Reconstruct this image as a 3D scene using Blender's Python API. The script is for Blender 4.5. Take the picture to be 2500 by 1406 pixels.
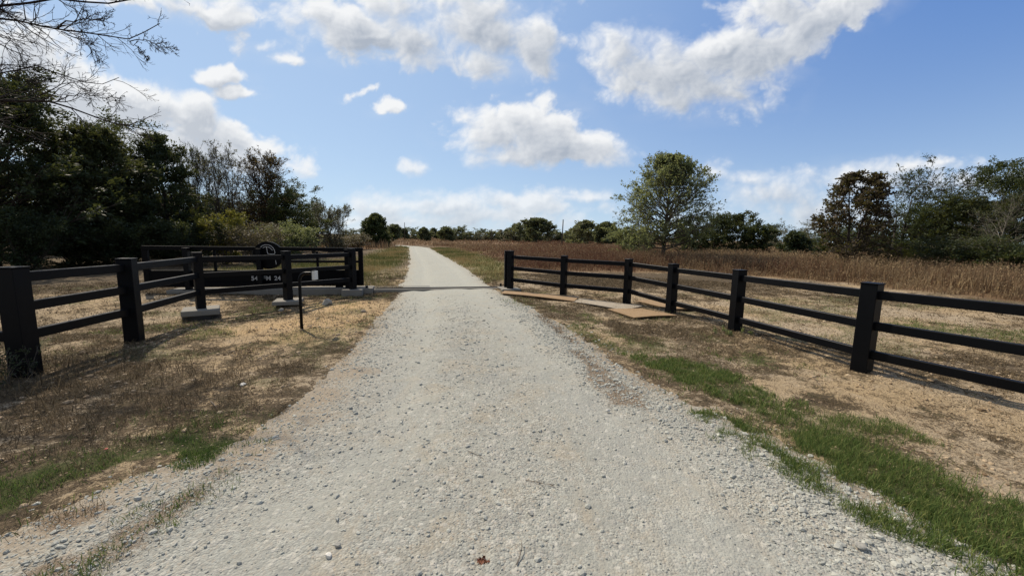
import bpy, math, random
import numpy as np

# ------------------------------------------------------------------ camera, world, sun, exposure
for o in list(bpy.data.objects):
    bpy.data.objects.remove(o)
scene = bpy.context.scene
COL = scene.collection
EYE = 1.72
FPX = 970.0                       # focal length in pixels of a 2500 px wide picture
PITCH = math.atan((703 - 578) / FPX)
ROLL = math.radians(1.0)
from mathutils import Matrix, Vector
cd = bpy.data.cameras.new('camera')
cam = bpy.data.objects.new('camera', cd)
COL.objects.link(cam)
cd.sensor_fit = 'HORIZONTAL'
cd.sensor_width = 36.0
cd.lens = 36.0 * FPX / 2500.0
cd.clip_start = 0.05
cd.clip_end = 6000
cam.matrix_world = Matrix.Translation((0, 0, EYE)) @ Matrix.Rotation(math.radians(90) - PITCH, 4, 'X') @ Matrix.Rotation(ROLL, 4, 'Z')
scene.camera = cam

SUN_AZ = math.radians(43)         # to the left of straight ahead
SUN_EL = math.radians(47)
world = bpy.data.worlds.new('World')
scene.world = world
world.use_nodes = True
sd = bpy.data.lights.new('sun', 'SUN')
sun = bpy.data.objects.new('sun', sd)
COL.objects.link(sun)
sd.energy = 5.0
sd.angle = math.radians(0.55)
sd.color = (1.0, 0.88, 0.72)
SUN_DIR = Vector((-math.sin(SUN_AZ) * math.cos(SUN_EL), math.cos(SUN_AZ) * math.cos(SUN_EL), math.sin(SUN_EL)))
sun.rotation_euler = SUN_DIR.to_track_quat('Z', 'Y').to_euler()
sun.location = (-20, 40, 45)

scene.view_settings.view_transform = 'Standard'
scene.view_settings.look = 'None'
scene.view_settings.exposure = 0.0
scene.view_settings.gamma = 1.0
scene.view_settings.use_curve_mapping = False
scene.cycles.max_bounces = 5
scene.cycles.diffuse_bounces = 2
scene.cycles.glossy_bounces = 2
scene.cycles.transmission_bounces = 3
scene.cycles.transparent_max_bounces = 8
scene.cycles.use_denoising = True


def px_uv(x, y):
    """direction of a picture point as slopes (x/y, z/y) of a world direction"""
    u = (x - 1250) / FPX
    v = (703 - y) / FPX
    u2 = u * math.cos(ROLL) - v * math.sin(ROLL)
    v2 = u * math.sin(ROLL) + v * math.cos(ROLL)
    dy = math.cos(PITCH) + v2 * math.sin(PITCH)
    dz = -math.sin(PITCH) + v2 * math.cos(PITCH)
    return u2 / dy, dz / dy


class NT:
    """small helper to wire shader nodes"""
    def __init__(s, tree):
        s.t = tree

    def n(s, kind, **kw):
        nd = s.t.nodes.new(kind)
        ins = kw.pop('ins', {})
        for k, v in kw.items():
            setattr(nd, k, v)
        for k, v in ins.items():
            s.put(nd.inputs[k], v)
        return nd

    def put(s, sock, v):
        if isinstance(v, bpy.types.NodeSocket):
            s.t.links.new(v, sock)
        elif isinstance(v, bpy.types.Node):
            s.t.links.new(v.outputs[0], sock)
        else:
            if sock.type == 'RGBA' and len(v) == 3:
                v = (*v, 1)
            sock.default_value = v

    def m(s, op, a, b=0.0, c=0.0, clamp=False):
        nd = s.t.nodes.new('ShaderNodeMath')
        nd.operation = op
        nd.use_clamp = clamp
        for i, v in enumerate((a, b, c)):
            s.put(nd.inputs[i], v)
        return nd.outputs[0]

    def vm(s, op, a, b=(0, 0, 0), scale=None):
        nd = s.t.nodes.new('ShaderNodeVectorMath')
        nd.operation = op
        s.put(nd.inputs[0], a)
        s.put(nd.inputs[1], b)
        if scale is not None:
            s.put(nd.inputs['Scale'], scale)
        return nd.outputs['Value'] if op in ('LENGTH', 'DOT_PRODUCT', 'DISTANCE') else nd.outputs['Vector']

    def mix(s, f, a, b, blend='MIX'):
        nd = s.t.nodes.new('ShaderNodeMix')
        nd.data_type = 'RGBA'
        nd.blend_type = blend
        s.put(nd.inputs['Factor'], f)
        s.put(nd.inputs[6], a)
        s.put(nd.inputs[7], b)
        return nd.outputs[2]

    def step(s, v, lo, hi, a=0.0, b=1.0):
        nd = s.t.nodes.new('ShaderNodeMapRange')
        nd.interpolation_type = 'SMOOTHSTEP'
        for i, q in enumerate((v, lo, hi, a, b)):
            s.put(nd.inputs[i], q)
        return nd.outputs[0]

    def noise(s, vec, scale, detail=4.0, rough=0.55, dist=0.0, out='Fac'):
        nd = s.t.nodes.new('ShaderNodeTexNoise')
        s.put(nd.inputs['Vector'], vec)
        nd.inputs['Scale'].default_value = scale
        nd.inputs['Detail'].default_value = detail
        nd.inputs['Roughness'].default_value = rough
        nd.inputs['Distortion'].default_value = dist
        return nd.outputs[out]


# clouds: centre x, y, half width, half height in photo pixels, tilt, weight
CLOUDS = [
    (800, 40, 130, 60, 0, 1.0), (890, 85, 130, 75, 0, 1.1), (985, 105, 95, 62, -10, 1.0), (960, 20, 120, 60, 0, .9),
    (1150, 70, 110, 85, 0, 1.0), (1230, 95, 125, 66, 0, 1.05), (1300, 115, 62, 60, 0, 1.0), (1190, 150, 75, 42, 0, 1.0), (1160, 20, 90, 50, 0, .8),
    (1530, 135, 80, 62, 0, 1.0), (1610, 185, 115, 85, -15, 1.1), (1735, 200, 150, 85, -8, 1.15), (1840, 140, 150, 100, 25, 1.15),
    (1960, 60, 150, 75, 28, 1.1), (2060, 5, 100, 50, 28, 1.0), (1650, 245, 80, 40, 0, 1.0), (1560, 215, 80, 40, 0, .9), (1760, 120, 120, 60, 20, 1.0), (1900, 130, 130, 70, 25, 1.05), (2050, 40, 120, 60, 30, 1.0), (1880, 30, 120, 60, 20, .8),
    (1280, 320, 130, 62, 0, 1.1), (1215, 325, 105, 52, 0, 1.0), (1350, 355, 120, 42, 0, 1.0), (1410, 345, 80, 30, 0, .9), (1250, 290, 70, 40, 0, 1.0), (1230, 385, 80, 25, 0, .8),
    (-120, 150, 220, 120, 0, 1.1), (60, 150, 170, 75, -20, 1.1), (200, 235, 190, 70, -18, 1.2), (340, 265, 150, 55, -15, 1.2), (470, 300, 110, 48, -20, 1.1), (560, 335, 80, 42, -25, 1.0), (630, 365, 60, 28, 0, .9),
    (200, 330, 330, 75, -10, 1.0), (480, 370, 200, 45, -8, .8),
    (500, 25, 160, 36, -8, .95), (360, 0, 110, 22, 0, .8),
    (540, 198, 48, 13, 0, .62), (588, 232, 45, 13, 0, .75), (642, 125, 26, 15, 0, .6), (685, 157, 36, 14, 0, .6), (948, 262, 36, 18, 15, .68), (880, 225, 32, 11, 20, .55), (590, 105, 18, 30, 0, .45),
    (1010, 408, 27, 15, 0, .62),
    (930, 510, 120, 30, 0, .85), (1060, 510, 110, 32, 0, .9), (1000, 540, 260, 30, 0, .75), (1290, 500, 100, 30, 0, .95), (1230, 530, 170, 28, 0, .75), (1430, 478, 75, 18, 0, .85), (1470, 500, 40, 20, 0, .6), (1400, 470, 60, 12, 0, .6),
    (1830, 440, 60, 18, 0, .9), (1740, 428, 40, 24, 0, .6), (1900, 480, 160, 42, 0, .85), (1800, 480, 90, 40, 0, .6), (2220, 412, 150, 26, 6, .9), (2110, 450, 150, 38, 0, .95), (1980, 520, 190, 45, 0, .75), (2350, 440, 120, 30, 0, .7),
]


def build_world():
    t = NT(world.node_tree)
    for nd in list(t.t.nodes):
        t.t.nodes.remove(nd)
    sky = t.n('ShaderNodeTexSky', sky_type='NISHITA', sun_disc=False)
    sky.sun_elevation = SUN_EL
    sky.sun_rotation = -SUN_AZ
    sky.altitude = 100
    sky.air_density = 1.0
    sky.dust_density = 0.4
    sky.ozone_density = 1.5
    # the clear air of the day: deep blue overhead, pale over the horizon, paler round the sun
    d = t.n('ShaderNodeTexCoord').outputs['Generated']
    z = t.n('ShaderNodeSeparateXYZ', ins={0: d}).outputs[2]
    low = t.m('POWER', t.m('SUBTRACT', 1.0, t.m('MINIMUM', t.m('MULTIPLY', t.m('MAXIMUM', z, 0.0), 1.55), 1.0)), 2.1)
    air = t.mix(low, (.040, .175, .57), (.50, .68, .87))
    toward = t.vm('DOT_PRODUCT', d, tuple(SUN_DIR))
    air = t.mix(t.step(toward, .15, 1.05, 0.0, .62), air, (.62, .80, .97))
    # unseen sky overhead and behind: broken cloud added to temper the blue fill
    yy = t.n('ShaderNodeSeparateXYZ', ins={0: d}).outputs[1]
    brk = t.m('MULTIPLY', t.m('MAXIMUM', t.step(yy, .2, -.15), t.step(z, .62, .76)), t.step(t.noise(d, 2.6, 4, .6), .36, .56, .25, .9))
    air = t.mix(brk, air, (.45, .455, .46))
    air = t.mix(t.step(z, 0.0, -.08), air, (.30, .30, .26))
    air10 = t.vm('SCALE', air, scale=7.7)
    col = t.mix(.85, sky.outputs[0], air10)
    bg = t.n('ShaderNodeBackground', ins={'Color': col, 'Strength': 0.13})
    out = t.n('ShaderNodeOutputWorld')
    t.put(out.inputs[0], bg.outputs[0])


build_world()

# ------------------------------------------------------------------ numbers: noise, polygons, terrain
RNG = np.random.default_rng(7)
_T = [RNG.random((256, 256)) for _ in range(6)]


def vnoise(x, y, k=0):
    x = np.asarray(x, float); y = np.asarray(y, float)
    T = _T[k]
    ix = np.floor(x).astype(int); iy = np.floor(y).astype(int)
    fx = x - ix; fy = y - iy
    fx = fx * fx * (3 - 2 * fx); fy = fy * fy * (3 - 2 * fy)
    a = T[ix % 256, iy % 256]; b = T[(ix + 1) % 256, iy % 256]
    c = T[ix % 256, (iy + 1) % 256]; d = T[(ix + 1) % 256, (iy + 1) % 256]
    return (a * (1 - fx) + b * fx) * (1 - fy) + (c * (1 - fx) + d * fx) * fy


def fbm(x, y, k=0, o=4):
    s = 0; a = 1; t = 0
    for i in range(o):
        s = s + a * vnoise(x * 2 ** i + 17 * i, y * 2 ** i - 9 * i, (k + i) % 6); t += a; a *= .5
    return s / t


def sdist(x, y, poly):
    """signed distance to a polygon, positive inside"""
    p = np.array(poly, float)
    x = np.asarray(x, float); y = np.asarray(y, float)
    best = np.full(x.shape, 1e9); ins = np.zeros(x.shape, bool)
    for i in range(len(p)):
        a = p[i]; b = p[(i + 1) % len(p)]
        ex, ey = b - a
        wx = x - a[0]; wy = y - a[1]
        tt = np.clip((wx * ex + wy * ey) / (ex * ex + ey * ey + 1e-12), 0, 1)
        best = np.minimum(best, (wx - ex * tt) ** 2 + (wy - ey * tt) ** 2)
        c = (a[1] > y) != (b[1] > y)
        xi = a[0] + (y - a[1]) / (ey if abs(ey) > 1e-12 else 1e-12) * ex
        ins ^= c & (x < xi)
    d = np.sqrt(best)
    return np.where(ins, d, -d)


def soft(d, w):
    return np.clip(d / w + .5, 0, 1)


CTRL = [(-5.66, 4.47, .03), (-5.85, 6.0, .04), (-6.88, 8.66, -.34), (-5.72, 10.0, -.10), (-4.85, 12.0, -.17), (-8.5, 10.6, -.05),
        (-.08, 12.9, -.02), (1.56, 11.97, -.06), (3.2, 10.93, -.07), (3.93, 9.7, -.10), (4.5, 7.86, -.09), (4.84, 5.31, -.04), (5.95, 3.1, -.02),
        (-2.2, 12.5, .0), (-1.2, 9, 0), (-.5, 5, 0), (0, 2, 0), (-3.8, 7.1, -.03), (-2.6, 5, -.01), (1.6, 6, -.02), (-4, 9.5, -.1), (-3.9, 11.2, -.1)]


def ground_z(x, y):
    x = np.asarray(x, float); y = np.asarray(y, float)
    num = np.zeros(x.shape); den = np.full(x.shape, .15)
    for cx, cy, cz in CTRL:
        w = np.exp(-((x - cx) ** 2 + (y - cy) ** 2) / (2 * 1.3 ** 2))
        num += w * cz; den += w
    z = num / den
    far = np.clip((np.hypot(x, y) - 18) / 40, 0, 1)
    z += far * (fbm(x / 37, y / 37, 2, 2) - .5) * .35
    return z


def micro(x, y):
    return (fbm(x / .9, y / .9, 1, 3) - .5) * .05 + (fbm(x / .16, y / .16, 3, 3) - .5) * .03


RL = [(-6, -4.3), (-4, -3.9), (1.8, -3.05), (2.1, -2.98), (2.6, -2.75), (3.2, -2.3), (4.0, -2.32), (5.9, -2.5), (8.5, -2.95), (12.5, -3.7), (15, -4.25), (22, -5.75), (28, -7.3), (40, -10.5), (55, -14.4), (64, -18.2), (75, -26), (90, -40)]
RR = [(-6, 3.9), (-4, 3.6), (1.8, 3.0), (2.6, 2.72), (3.0, 2.55), (3.4, 2.4), (3.9, 2.1), (4.5, 1.82), (5.7, 1.55), (7.5, 1.2), (10, .55), (13, -.5), (16, -1.2), (20, -2.1), (28, -4.2), (40, -7.5), (55, -11.4), (64, -15), (75, -22.5), (90, -36)]


def road_l(y):
    return np.interp(y, *zip(*RL))


def road_r(y):
    return np.interp(y, *zip(*RR))


def road_d(x, y):
    """metres inside the road edge (negative outside)"""
    return np.minimum(x - road_l(y), road_r(y) - x)


DEBRIS = [[(.92, 5.9), (1.12, 5.9), (1.40, 4.4), (1.42, 3.9), (1.08, 4.0), (1.0, 4.9)], [(1.0, 6.4), (.75, 7.6), (.62, 8.6), (.72, 8.6), (.9, 7.6), (1.12, 6.4)],
          [(-2.0, 2.7), (-2.12, 2.7), (-2.4, 1.7), (-2.1, 1.7)], [(-2.75, 2.2), (-2.5, 2.35), (-2.3, 2.3), (-2.6, 2.1)]]
GREEN = {
    'A': [(2.55, 3.46), (2.85, 3.6), (3.1, 3.3), (3.16, 3.01), (3.24, 2.64), (3.45, 2.39), (3.5, 1.7), (2.72, 1.7), (2.7, 2.09), (2.6, 2.58), (2.39, 3.04)],
    'B': [(1.82, 3.78), (2.15, 3.85), (2.25, 3.38), (2.3, 2.81), (2.36, 2.44), (2.5, 2.22), (2.6, 1.7), (2.48, 1.7), (2.2, 2.36), (2.05, 2.8), (1.86, 3.3)],
    'C': [(1.95, 5.5), (2.6, 5.7), (2.95, 5.1), (2.9, 4.35), (2.55, 4.0), (2.3, 4.32), (1.96, 4.91)],
    'D': [(.9, 8.04), (1.3, 7.89), (1.75, 6.6), (1.85, 5.9), (1.7, 5.69), (1.3, 6.6)],
    'E': [(-.1, 11.2), (.47, 11.3), (.61, 9.8), (.2, 9.95)],
    'F': [(-3.5, 2.35), (-3.2, 2.75), (-2.9, 3.27), (-2.6, 3.4), (-2.5, 3.05), (-2.82, 2.75), (-3.03, 2.45), (-3.2, 2.1)],
    'G': [(-2.55, 2.95), (-2.4, 3.2), (-2.1, 3.12), (-2.0, 2.98), (-2.12, 2.75), (-2.34, 2.72)],
    'H': [(-2.36, 1.6), (-2.26, 2.01), (-2.19, 2.36), (-2.1, 2.7), (-1.92, 2.7), (-1.93, 2.29), (-2.02, 1.99), (-2.0, 1.6)],
    'I': [(-5.76, 6.66), (-5.91, 7.3), (-5.33, 7.35), (-4.7, 6.4), (-4.98, 6.05)],
    'J': [(-6.49, 8.99), (-6.93, 10.6), (-5.9, 9.9), (-5.7, 8.7)],
    'M': [(3.4, 6.0), (4.2, 6.25), (4.2, 5.7), (3.65, 5.3), (3.29, 5.39)],
    'N': [(-7.5, 7.9), (-7.1, 8.4), (-6.05, 6.96), (-6.3, 6.7)],
    'O': [(.55, 12.4), (1.3, 12.3), (1.3, 11.95), (.6, 12.0)],
    'Q': [(1.9, 7.2), (2.6, 7.0), (3.0, 6.4), (2.4, 6.0), (1.9, 6.3)],
    'R': [(1.3, 9.3), (1.8, 9.2), (1.9, 8.5), (1.35, 8.3)],
    'P': [(8.2, 8.6), (10.5, 8.0), (10.5, 6.6), (8.0, 7.4)],
}
VERGE = [[(-10.5, 26), (-17.5, 64), (-13.8, 52), (-6.2, 22), (-4.4, 14.5), (-4.1, 13.2), (-5.2, 13.2), (-8, 15), (-13, 17), (-14, 24)],
         [(-10.5, 56), (-7.6, 52), (-.6, 27), (-.1, 20), (-.1, 16), (-1.0, 15.2), (-2.2, 20), (-4.2, 27), (-8, 41)]]
FIELD = [(-11, 66), (-8.3, 55), (-2.5, 34), (-.3, 25), (.1, 20.5), (2, 19.6), (6, 20.6), (9.5, 21.2), (11.8, 20), (14.2, 16.2), (15.4, 12.4), (19, 9.5), (30, 6), (60, 5), (120, 60), (160, 260), (-60, 260), (-60, 100), (-30, 85), (-20, 72)]
SCRUB = [(-17.5, 40), (-15.2, 47), (-17.2, 58), (-22, 70), (-70, 95), (-70, 40), (-30, 34)]
BROWN = [[(2.7, 4.5), (3.6, 4.6), (3.5, 3.9), (3.2, 3.55), (2.5, 3.75)], [(-3.3, 4.2), (-2.35, 4.4), (-2.45, 6), (-2.6, 7.5), (-3.1, 6)],
         [(-6, 5), (-3.2, 4.4), (-2.3, 3.6), (-2.7, 3.0), (-3.6, 2.0), (-6, 1.5)], [(1.5, 6.9), (2.4, 6.6), (3, 7.6), (2.5, 9), (1.8, 8.5)],
         [(1.2, 13.5), (9, 14.5), (11, 17), (11, 20), (6, 20), (.6, 18.5)], [(-1.95, 2.7), (-2.1, 2.65), (-2.35, 1.75), (-2.05, 1.75)]]


BARE_SAND = [([(-5.4, 10.6), (-3.3, 11.4), (-2.9, 8.5), (-2.5, 6.2), (-3.6, 5.6), (-5.0, 6.8), (-5.2, 8.6)], .42),
             ([(3.3, 4.9), (4.6, 5.6), (5.6, 3.6), (5.4, 2.2), (4.0, 2.2), (3.5, 3.2)], .20),
             ([(4.2, 10.5), (9, 12.5), (13, 10), (10, 7.4), (6, 6.2), (5.2, 7.6)], .26), ([(-12, 9), (-8, 11), (-6.6, 9.5), (-7, 7), (-11, 6.5)], .22),
             ([(-4.6, 5.4), (-3.0, 5.0), (-2.8, 4.4), (-4.0, 4.6)], .3), ([(-4.4, 3.3), (-3.4, 3.2), (-3.2, 2.7), (-4.0, 2.6)], .35)]


def green_at(x, y):
    g = np.zeros(np.shape(x))
    nz = (fbm(np.asarray(x) / .25, np.asarray(y) / .25, 4, 3) - .5)
    for k, p in GREEN.items():
        s = .16 if k in 'ABCDFGH' else .5
        v = soft(sdist(x, y, p) + nz * (.35 if k in 'ABCDFGH' else 1.0), s)
        if k not in 'ABFGCH':
            v = v * .6
        g = np.maximum(g, v)
    x = np.asarray(x); y = np.asarray(y)
    n2 = np.clip((fbm(x / .55, y / .55, 2, 4) - .44) * 5, 0, 1)
    o = x - road_r(y)
    g = np.maximum(g, .7 * np.exp(-((o - .30) / .34) ** 2) * n2 * (y < 12))
    o = road_l(y) - x
    g = np.maximum(g, .5 * np.exp(-((o - .5) / .5) ** 2) * n2 * (y < 9))
    g = np.maximum(g, .5 * np.clip((fbm(x / .9 + 5, y / .9, 3, 4) - .50) * 7, 0, 1) * (y < 13) * (road_d(x, y) < 0))
    return g


def verge_at(x, y):
    g = np.zeros(np.shape(x))
    nz = (fbm(np.asarray(x) / 1.5, np.asarray(y) / 1.5, 4, 3) - .5)
    for p in VERGE:
        g = np.maximum(g, soft(sdist(x, y, p) + nz * 2.2, 1.2))
    bare = [(-6.4, 20.5), (-5.4, 20.5), (-4.6, 16), (-4.1, 13.0), (-5.0, 13.0), (-5.9, 15.5)]
    return g * (1 - .75 * soft(sdist(x, y, bare) + nz * 2.0, .8))


def straw_at(x, y):
    x = np.asarray(x, float); y = np.asarray(y, float)
    s = .46 + .8 * (fbm(x / 1.1, y / 1.1, 5, 4) - .5)
    s = s + .08 * (x < -2)
    for p in BROWN:
        s = np.maximum(s, (.56 + .45 * fbm(x / .45, y / .45, 1, 4)) * soft(sdist(x, y, p) + (fbm(x / .6, y / .6, 2, 4) - .5) * 1.6, .9))
    for p, k in BARE_SAND:
        s = s - k * soft(sdist(x, y, p) + (fbm(x / .7, y / .7, 3, 4) - .5) * 2.0, 1.2)
    s = np.maximum(s, np.where(x > 7, .05 + .35 * (fbm(x / 1.2, y / 1.2, 1, 3)), 0))
    s = np.maximum(s, .65 * ((x < -7) & (y > 11)))
    return np.clip(s, 0, 1)


def field_at(x, y):
    nz = (fbm(np.asarray(x) / 1.2, np.asarray(y) / 1.2, 0, 3) - .5)
    return np.maximum(soft(sdist(x, y, FIELD) + nz * 1.6, .6), soft(sdist(x, y, SCRUB) + nz * 2, 1.5))


# ------------------------------------------------------------------ mesh helpers
class MB:
    def __init__(s):
        s.v = []; s.q = []; s.t = []; s.n = 0; s.at = []; s.mi = []

    def add(s, V, quads=None, tris=None, tint=None):
        V = np.asarray(V, float).reshape(-1, 3)
        if quads is not None and len(quads):
            s.q.append(np.asarray(quads) + s.n)
        if tris is not None and len(tris):
            s.t.append(np.asarray(tris) + s.n)
        s.v.append(V); s.n += len(V)
        s.at.append(np.full(len(V), .5) if tint is None else np.broadcast_to(np.asarray(tint, float), (len(V),)))

    def box(s, c, size, ux=(1, 0, 0), uy=None, uz=(0, 0, 1), tint=None, bev=0.006):
        """box with chamfered vertical and horizontal edges"""
        ux = np.array(ux, float); ux /= np.linalg.norm(ux)
        uz = np.array(uz, float)
        uy = np.cross(uz, ux); uy /= np.linalg.norm(uy)
        uz = np.cross(ux, uy)
        h = np.array(size, float) / 2
        b = min(bev, h.min() * .45)
        bm = []
        V = []
        for sx in (-1, 1):
            for sy in (-1, 1):
                for sz in (-1, 1):
                    cx, cy, cz = sx * h[0], sy * h[1], sz * h[2]
                    V += [(cx - sx * b, cy - sy * b, cz), (cx - sx * b, cy, cz - sz * b), (cx, cy - sy * b, cz - sz * b)]
        V = np.array(V)
        idx = lambda sx, sy, sz, k: (((sx > 0) * 2 + (sy > 0)) * 2 + (sz > 0)) * 3 + k
        Q = []; T = []

        def face(lst):
            Q.append(lst)
        for sz in (-1, 1):
            face([idx(-1, -1, sz, 0), idx(1, -1, sz, 0), idx(1, 1, sz, 0), idx(-1, 1, sz, 0)])
        for sy in (-1, 1):
            face([idx(-1, sy, -1, 1), idx(1, sy, -1, 1), idx(1, sy, 1, 1), idx(-1, sy, 1, 1)])
        for sx in (-1, 1):
            face([idx(sx, -1, -1, 2), idx(sx, 1, -1, 2), idx(sx, 1, 1, 2), idx(sx, -1, 1, 2)])
        for sy in (-1, 1):
            for sz in (-1, 1):
                face([idx(-1, sy, sz, 0), idx(1, sy, sz, 0), idx(1, sy, sz, 1), idx(-1, sy, sz, 1)])
        for sx in (-1, 1):
            for sz in (-1, 1):
                face([idx(sx, -1, sz, 0), idx(sx, 1, sz, 0), idx(sx, 1, sz, 2), idx(sx, -1, sz, 2)])
            for sy in (-1, 1):
                face([idx(sx, sy, -1, 1), idx(sx, sy, 1, 1), idx(sx, sy, 1, 2), idx(sx, sy, -1, 2)])
                for sz in (-1, 1):
                    T.append([idx(sx, sy, sz, 0), idx(sx, sy, sz, 1), idx(sx, sy, sz, 2)])
        # outward winding
        def fix(F):
            out = []
            for f in F:
                p = V[f]
                nrm = np.cross(p[1] - p[0], p[2] - p[0])
                out.append(f if nrm @ p.mean(0) > 0 else f[::-1])
            return out
        W = np.array(c, float) + V[:, :1] * ux + V[:, 1:2] * uy + V[:, 2:] * uz
        s.add(W, fix(Q), fix(T), tint)

    def beam(s, a, b, w, hgt, tint=None, bev=0.006):
        """box running from a to b, w wide, hgt tall"""
        a = np.array(a, float); b = np.array(b, float)
        d = b - a
        s.box((a + b) / 2, (np.linalg.norm(d), w, hgt), d, None, (0, 0, 1), tint, bev)

    def tubes(s, P, R, k=5, tint=None, cap=True):
        """P (B,n,3), R (B,n)"""
        P = np.asarray(P, float); R = np.asarray(R, float)
        B, n, _ = P.shape
        T = np.gradient(P, axis=1)
        T /= np.linalg.norm(T, axis=2, keepdims=True) + 1e-9
        ref = np.where(np.abs(T[:, :1, 2:3]) > .8, np.array([1., .13, 0]), np.array([.1, 0, 1.]))
        A = np.cross(T, ref); A /= np.linalg.norm(A, axis=2, keepdims=True) + 1e-9
        Bn = np.cross(T, A)
        ang = np.arange(k) * 2 * np.pi / k
        V = P[:, :, None, :] + R[:, :, None, None] * (np.cos(ang)[:, None] * A[:, :, None, :] + np.sin(ang)[:, None] * Bn[:, :, None, :])
        i = np.arange(n - 1)[:, None] * k + np.arange(k)[None]
        j = np.arange(n - 1)[:, None] * k + (np.arange(k)[None] + 1) % k
        q = np.stack([i, j, j + k, i + k], -1).reshape(-1, 4)
        Q = (np.arange(B)[:, None, None] * n * k + q[None]).reshape(-1, 4)
        tr = None
        if cap and k > 2:
            f = [[0, m + 1, m] for m in range(1, k - 1)]
            l = [[(n - 1) * k, (n - 1) * k + m, (n - 1) * k + m + 1] for m in range(1, k - 1)]
            tr = (np.arange(B)[:, None, None] * n * k + np.array(f + l)[None]).reshape(-1, 3)
        tv = None
        if tint is not None:
            tv = np.repeat(np.broadcast_to(np.asarray(tint, float), (B,)), n * k)
        s.add(V.reshape(-1, 3), Q, tr, tv)

    def build(s, name, mat, parent=None, smooth=False, extra=None):
        V = np.concatenate(s.v) if s.v else np.zeros((0, 3))
        q = np.concatenate(s.q) if s.q else np.zeros((0, 4), int)
        t = np.concatenate(s.t) if s.t else np.zeros((0, 3), int)
        me = bpy.data.meshes.new(name)
        me.vertices.add(len(V)); me.vertices.foreach_set('co', V.astype(np.float32).ravel())
        loops = np.concatenate([q.ravel(), t.ravel()]).astype(np.int32)
        me.loops.add(len(loops)); me.loops.foreach_set('vertex_index', loops)
        st = np.concatenate([np.arange(len(q)) * 4, len(q) * 4 + np.arange(len(t)) * 3]).astype(np.int32)
        me.polygons.add(len(st)); me.polygons.foreach_set('loop_start', st)
        me.update(calc_edges=True)
        me.polygons.foreach_set('use_smooth', np.full(len(st), smooth))
        at = me.attributes.new('tint', 'FLOAT', 'POINT')
        at.data.foreach_set('value', np.concatenate(s.at).astype(np.float32))
        for k, val in (extra or {}).items():
            a = me.attributes.new(k, 'FLOAT', 'POINT')
            a.data.foreach_set('value', np.asarray(val, np.float32))
        me.materials.append(mat)
        me.validate()
        o = bpy.data.objects.new(name, me)
        COL.objects.link(o)
        if parent is not None:
            o.parent = parent
        return o


def tag(o, label=None, cat=None, group=None, kind=None):
    if label: o['label'] = label
    if cat: o['category'] = cat
    if group: o['group'] = group
    if kind: o['kind'] = kind
    return o


def empty(name, loc=(0, 0, 0), rz=0.0):
    o = bpy.data.objects.new(name, None)
    COL.objects.link(o)
    o.location = loc
    o.rotation_euler = (0, 0, rz)
    o.empty_display_size = .2
    return o


def grid_mesh(name, X, Y, Z, mat, extra=None, kind='structure', label=None):
    ny, nx = X.shape
    mb = MB()
    i = (np.arange(ny - 1)[:, None] * nx + np.arange(nx - 1)[None]).ravel()
    mb.add(np.stack([X, Y, Z], -1).reshape(-1, 3), np.stack([i, i + 1, i + nx + 1, i + nx], -1))
    ex = {k: v.ravel() for k, v in (extra or {}).items()}
    o = mb.build(name, mat, None, True, ex)
    return tag(o, label=label, kind=kind)


# ------------------------------------------------------------------ materials
def new_mat(name):
    m = bpy.data.materials.new(name)
    m.use_nodes = True
    t = NT(m.node_tree)
    for nd in list(t.t.nodes):
        t.t.nodes.remove(nd)
    out = t.n('ShaderNodeOutputMaterial')
    return m, t, out


def attr(t, name):
    nd = t.n('ShaderNodeAttribute', attribute_name=name)
    return nd.outputs['Fac']


def simple_mat(name, col, rough=.6, vary=.15, scale=6.0, bump=0.0, bscale=60.0, spec=.5, metal=0.0):
    m, t, out = new_mat(name)
    tc = t.n('ShaderNodeTexCoord').outputs['Object']
    n = t.noise(tc, scale, 5)
    c = t.mix(n, tuple(q * (1 - vary) for q in col), tuple(min(1, q * (1 + vary)) for q in col))
    p = t.n('ShaderNodeBsdfPrincipled', ins={'Base Color': c, 'Roughness': t.m('MULTIPLY_ADD', n, .2, rough - .1), 'Metallic': metal, 'Specular IOR Level': spec})
    if bump:
        b = t.n('ShaderNodeBump', ins={'Strength': bump, 'Distance': .01, 'Height': t.noise(tc, bscale, 4)})
        t.put(p.inputs['Normal'], b.outputs[0])
    t.put(out.inputs[0], p.outputs[0])
    return m


def leaf_mat(name, a, b, trans=.35, rough=.6):
    m, t, out = new_mat(name)
    f = attr(t, 'tint')
    c = t.mix(f, a, b)
    d = t.n('ShaderNodeBsdfPrincipled', ins={'Base Color': c, 'Roughness': rough, 'Specular IOR Level': .25})
    tr = t.n('ShaderNodeBsdfTranslucent', ins={'Color': t.mix(.35, c, (.25, .26, .04), 'MIX')})
    mx = t.n('ShaderNodeMixShader', ins={0: trans, 1: d.outputs[0], 2: tr.outputs[0]})
    t.put(out.inputs[0], mx.outputs[0])
    return m


def bark_mat(name, a, b):
    m, t, out = new_mat(name)
    tc = t.n('ShaderNodeTexCoord').outputs['Object']
    mp = t.n('ShaderNodeMapping', ins={'Vector': tc, 'Scale': (14, 14, 3)})
    n = t.noise(mp.outputs[0], 2.0, 5, .65)
    p = t.n('ShaderNodeBsdfPrincipled', ins={'Base Color': t.mix(t.step(n, .3, .7), a, b), 'Roughness': .9, 'Specular IOR Level': .15})
    bp = t.n('ShaderNodeBump', ins={'Strength': .6, 'Distance': .02, 'Height': n})
    t.put(p.inputs['Normal'], bp.outputs[0])
    t.put(out.inputs[0], p.outputs[0])
    return m


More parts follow.
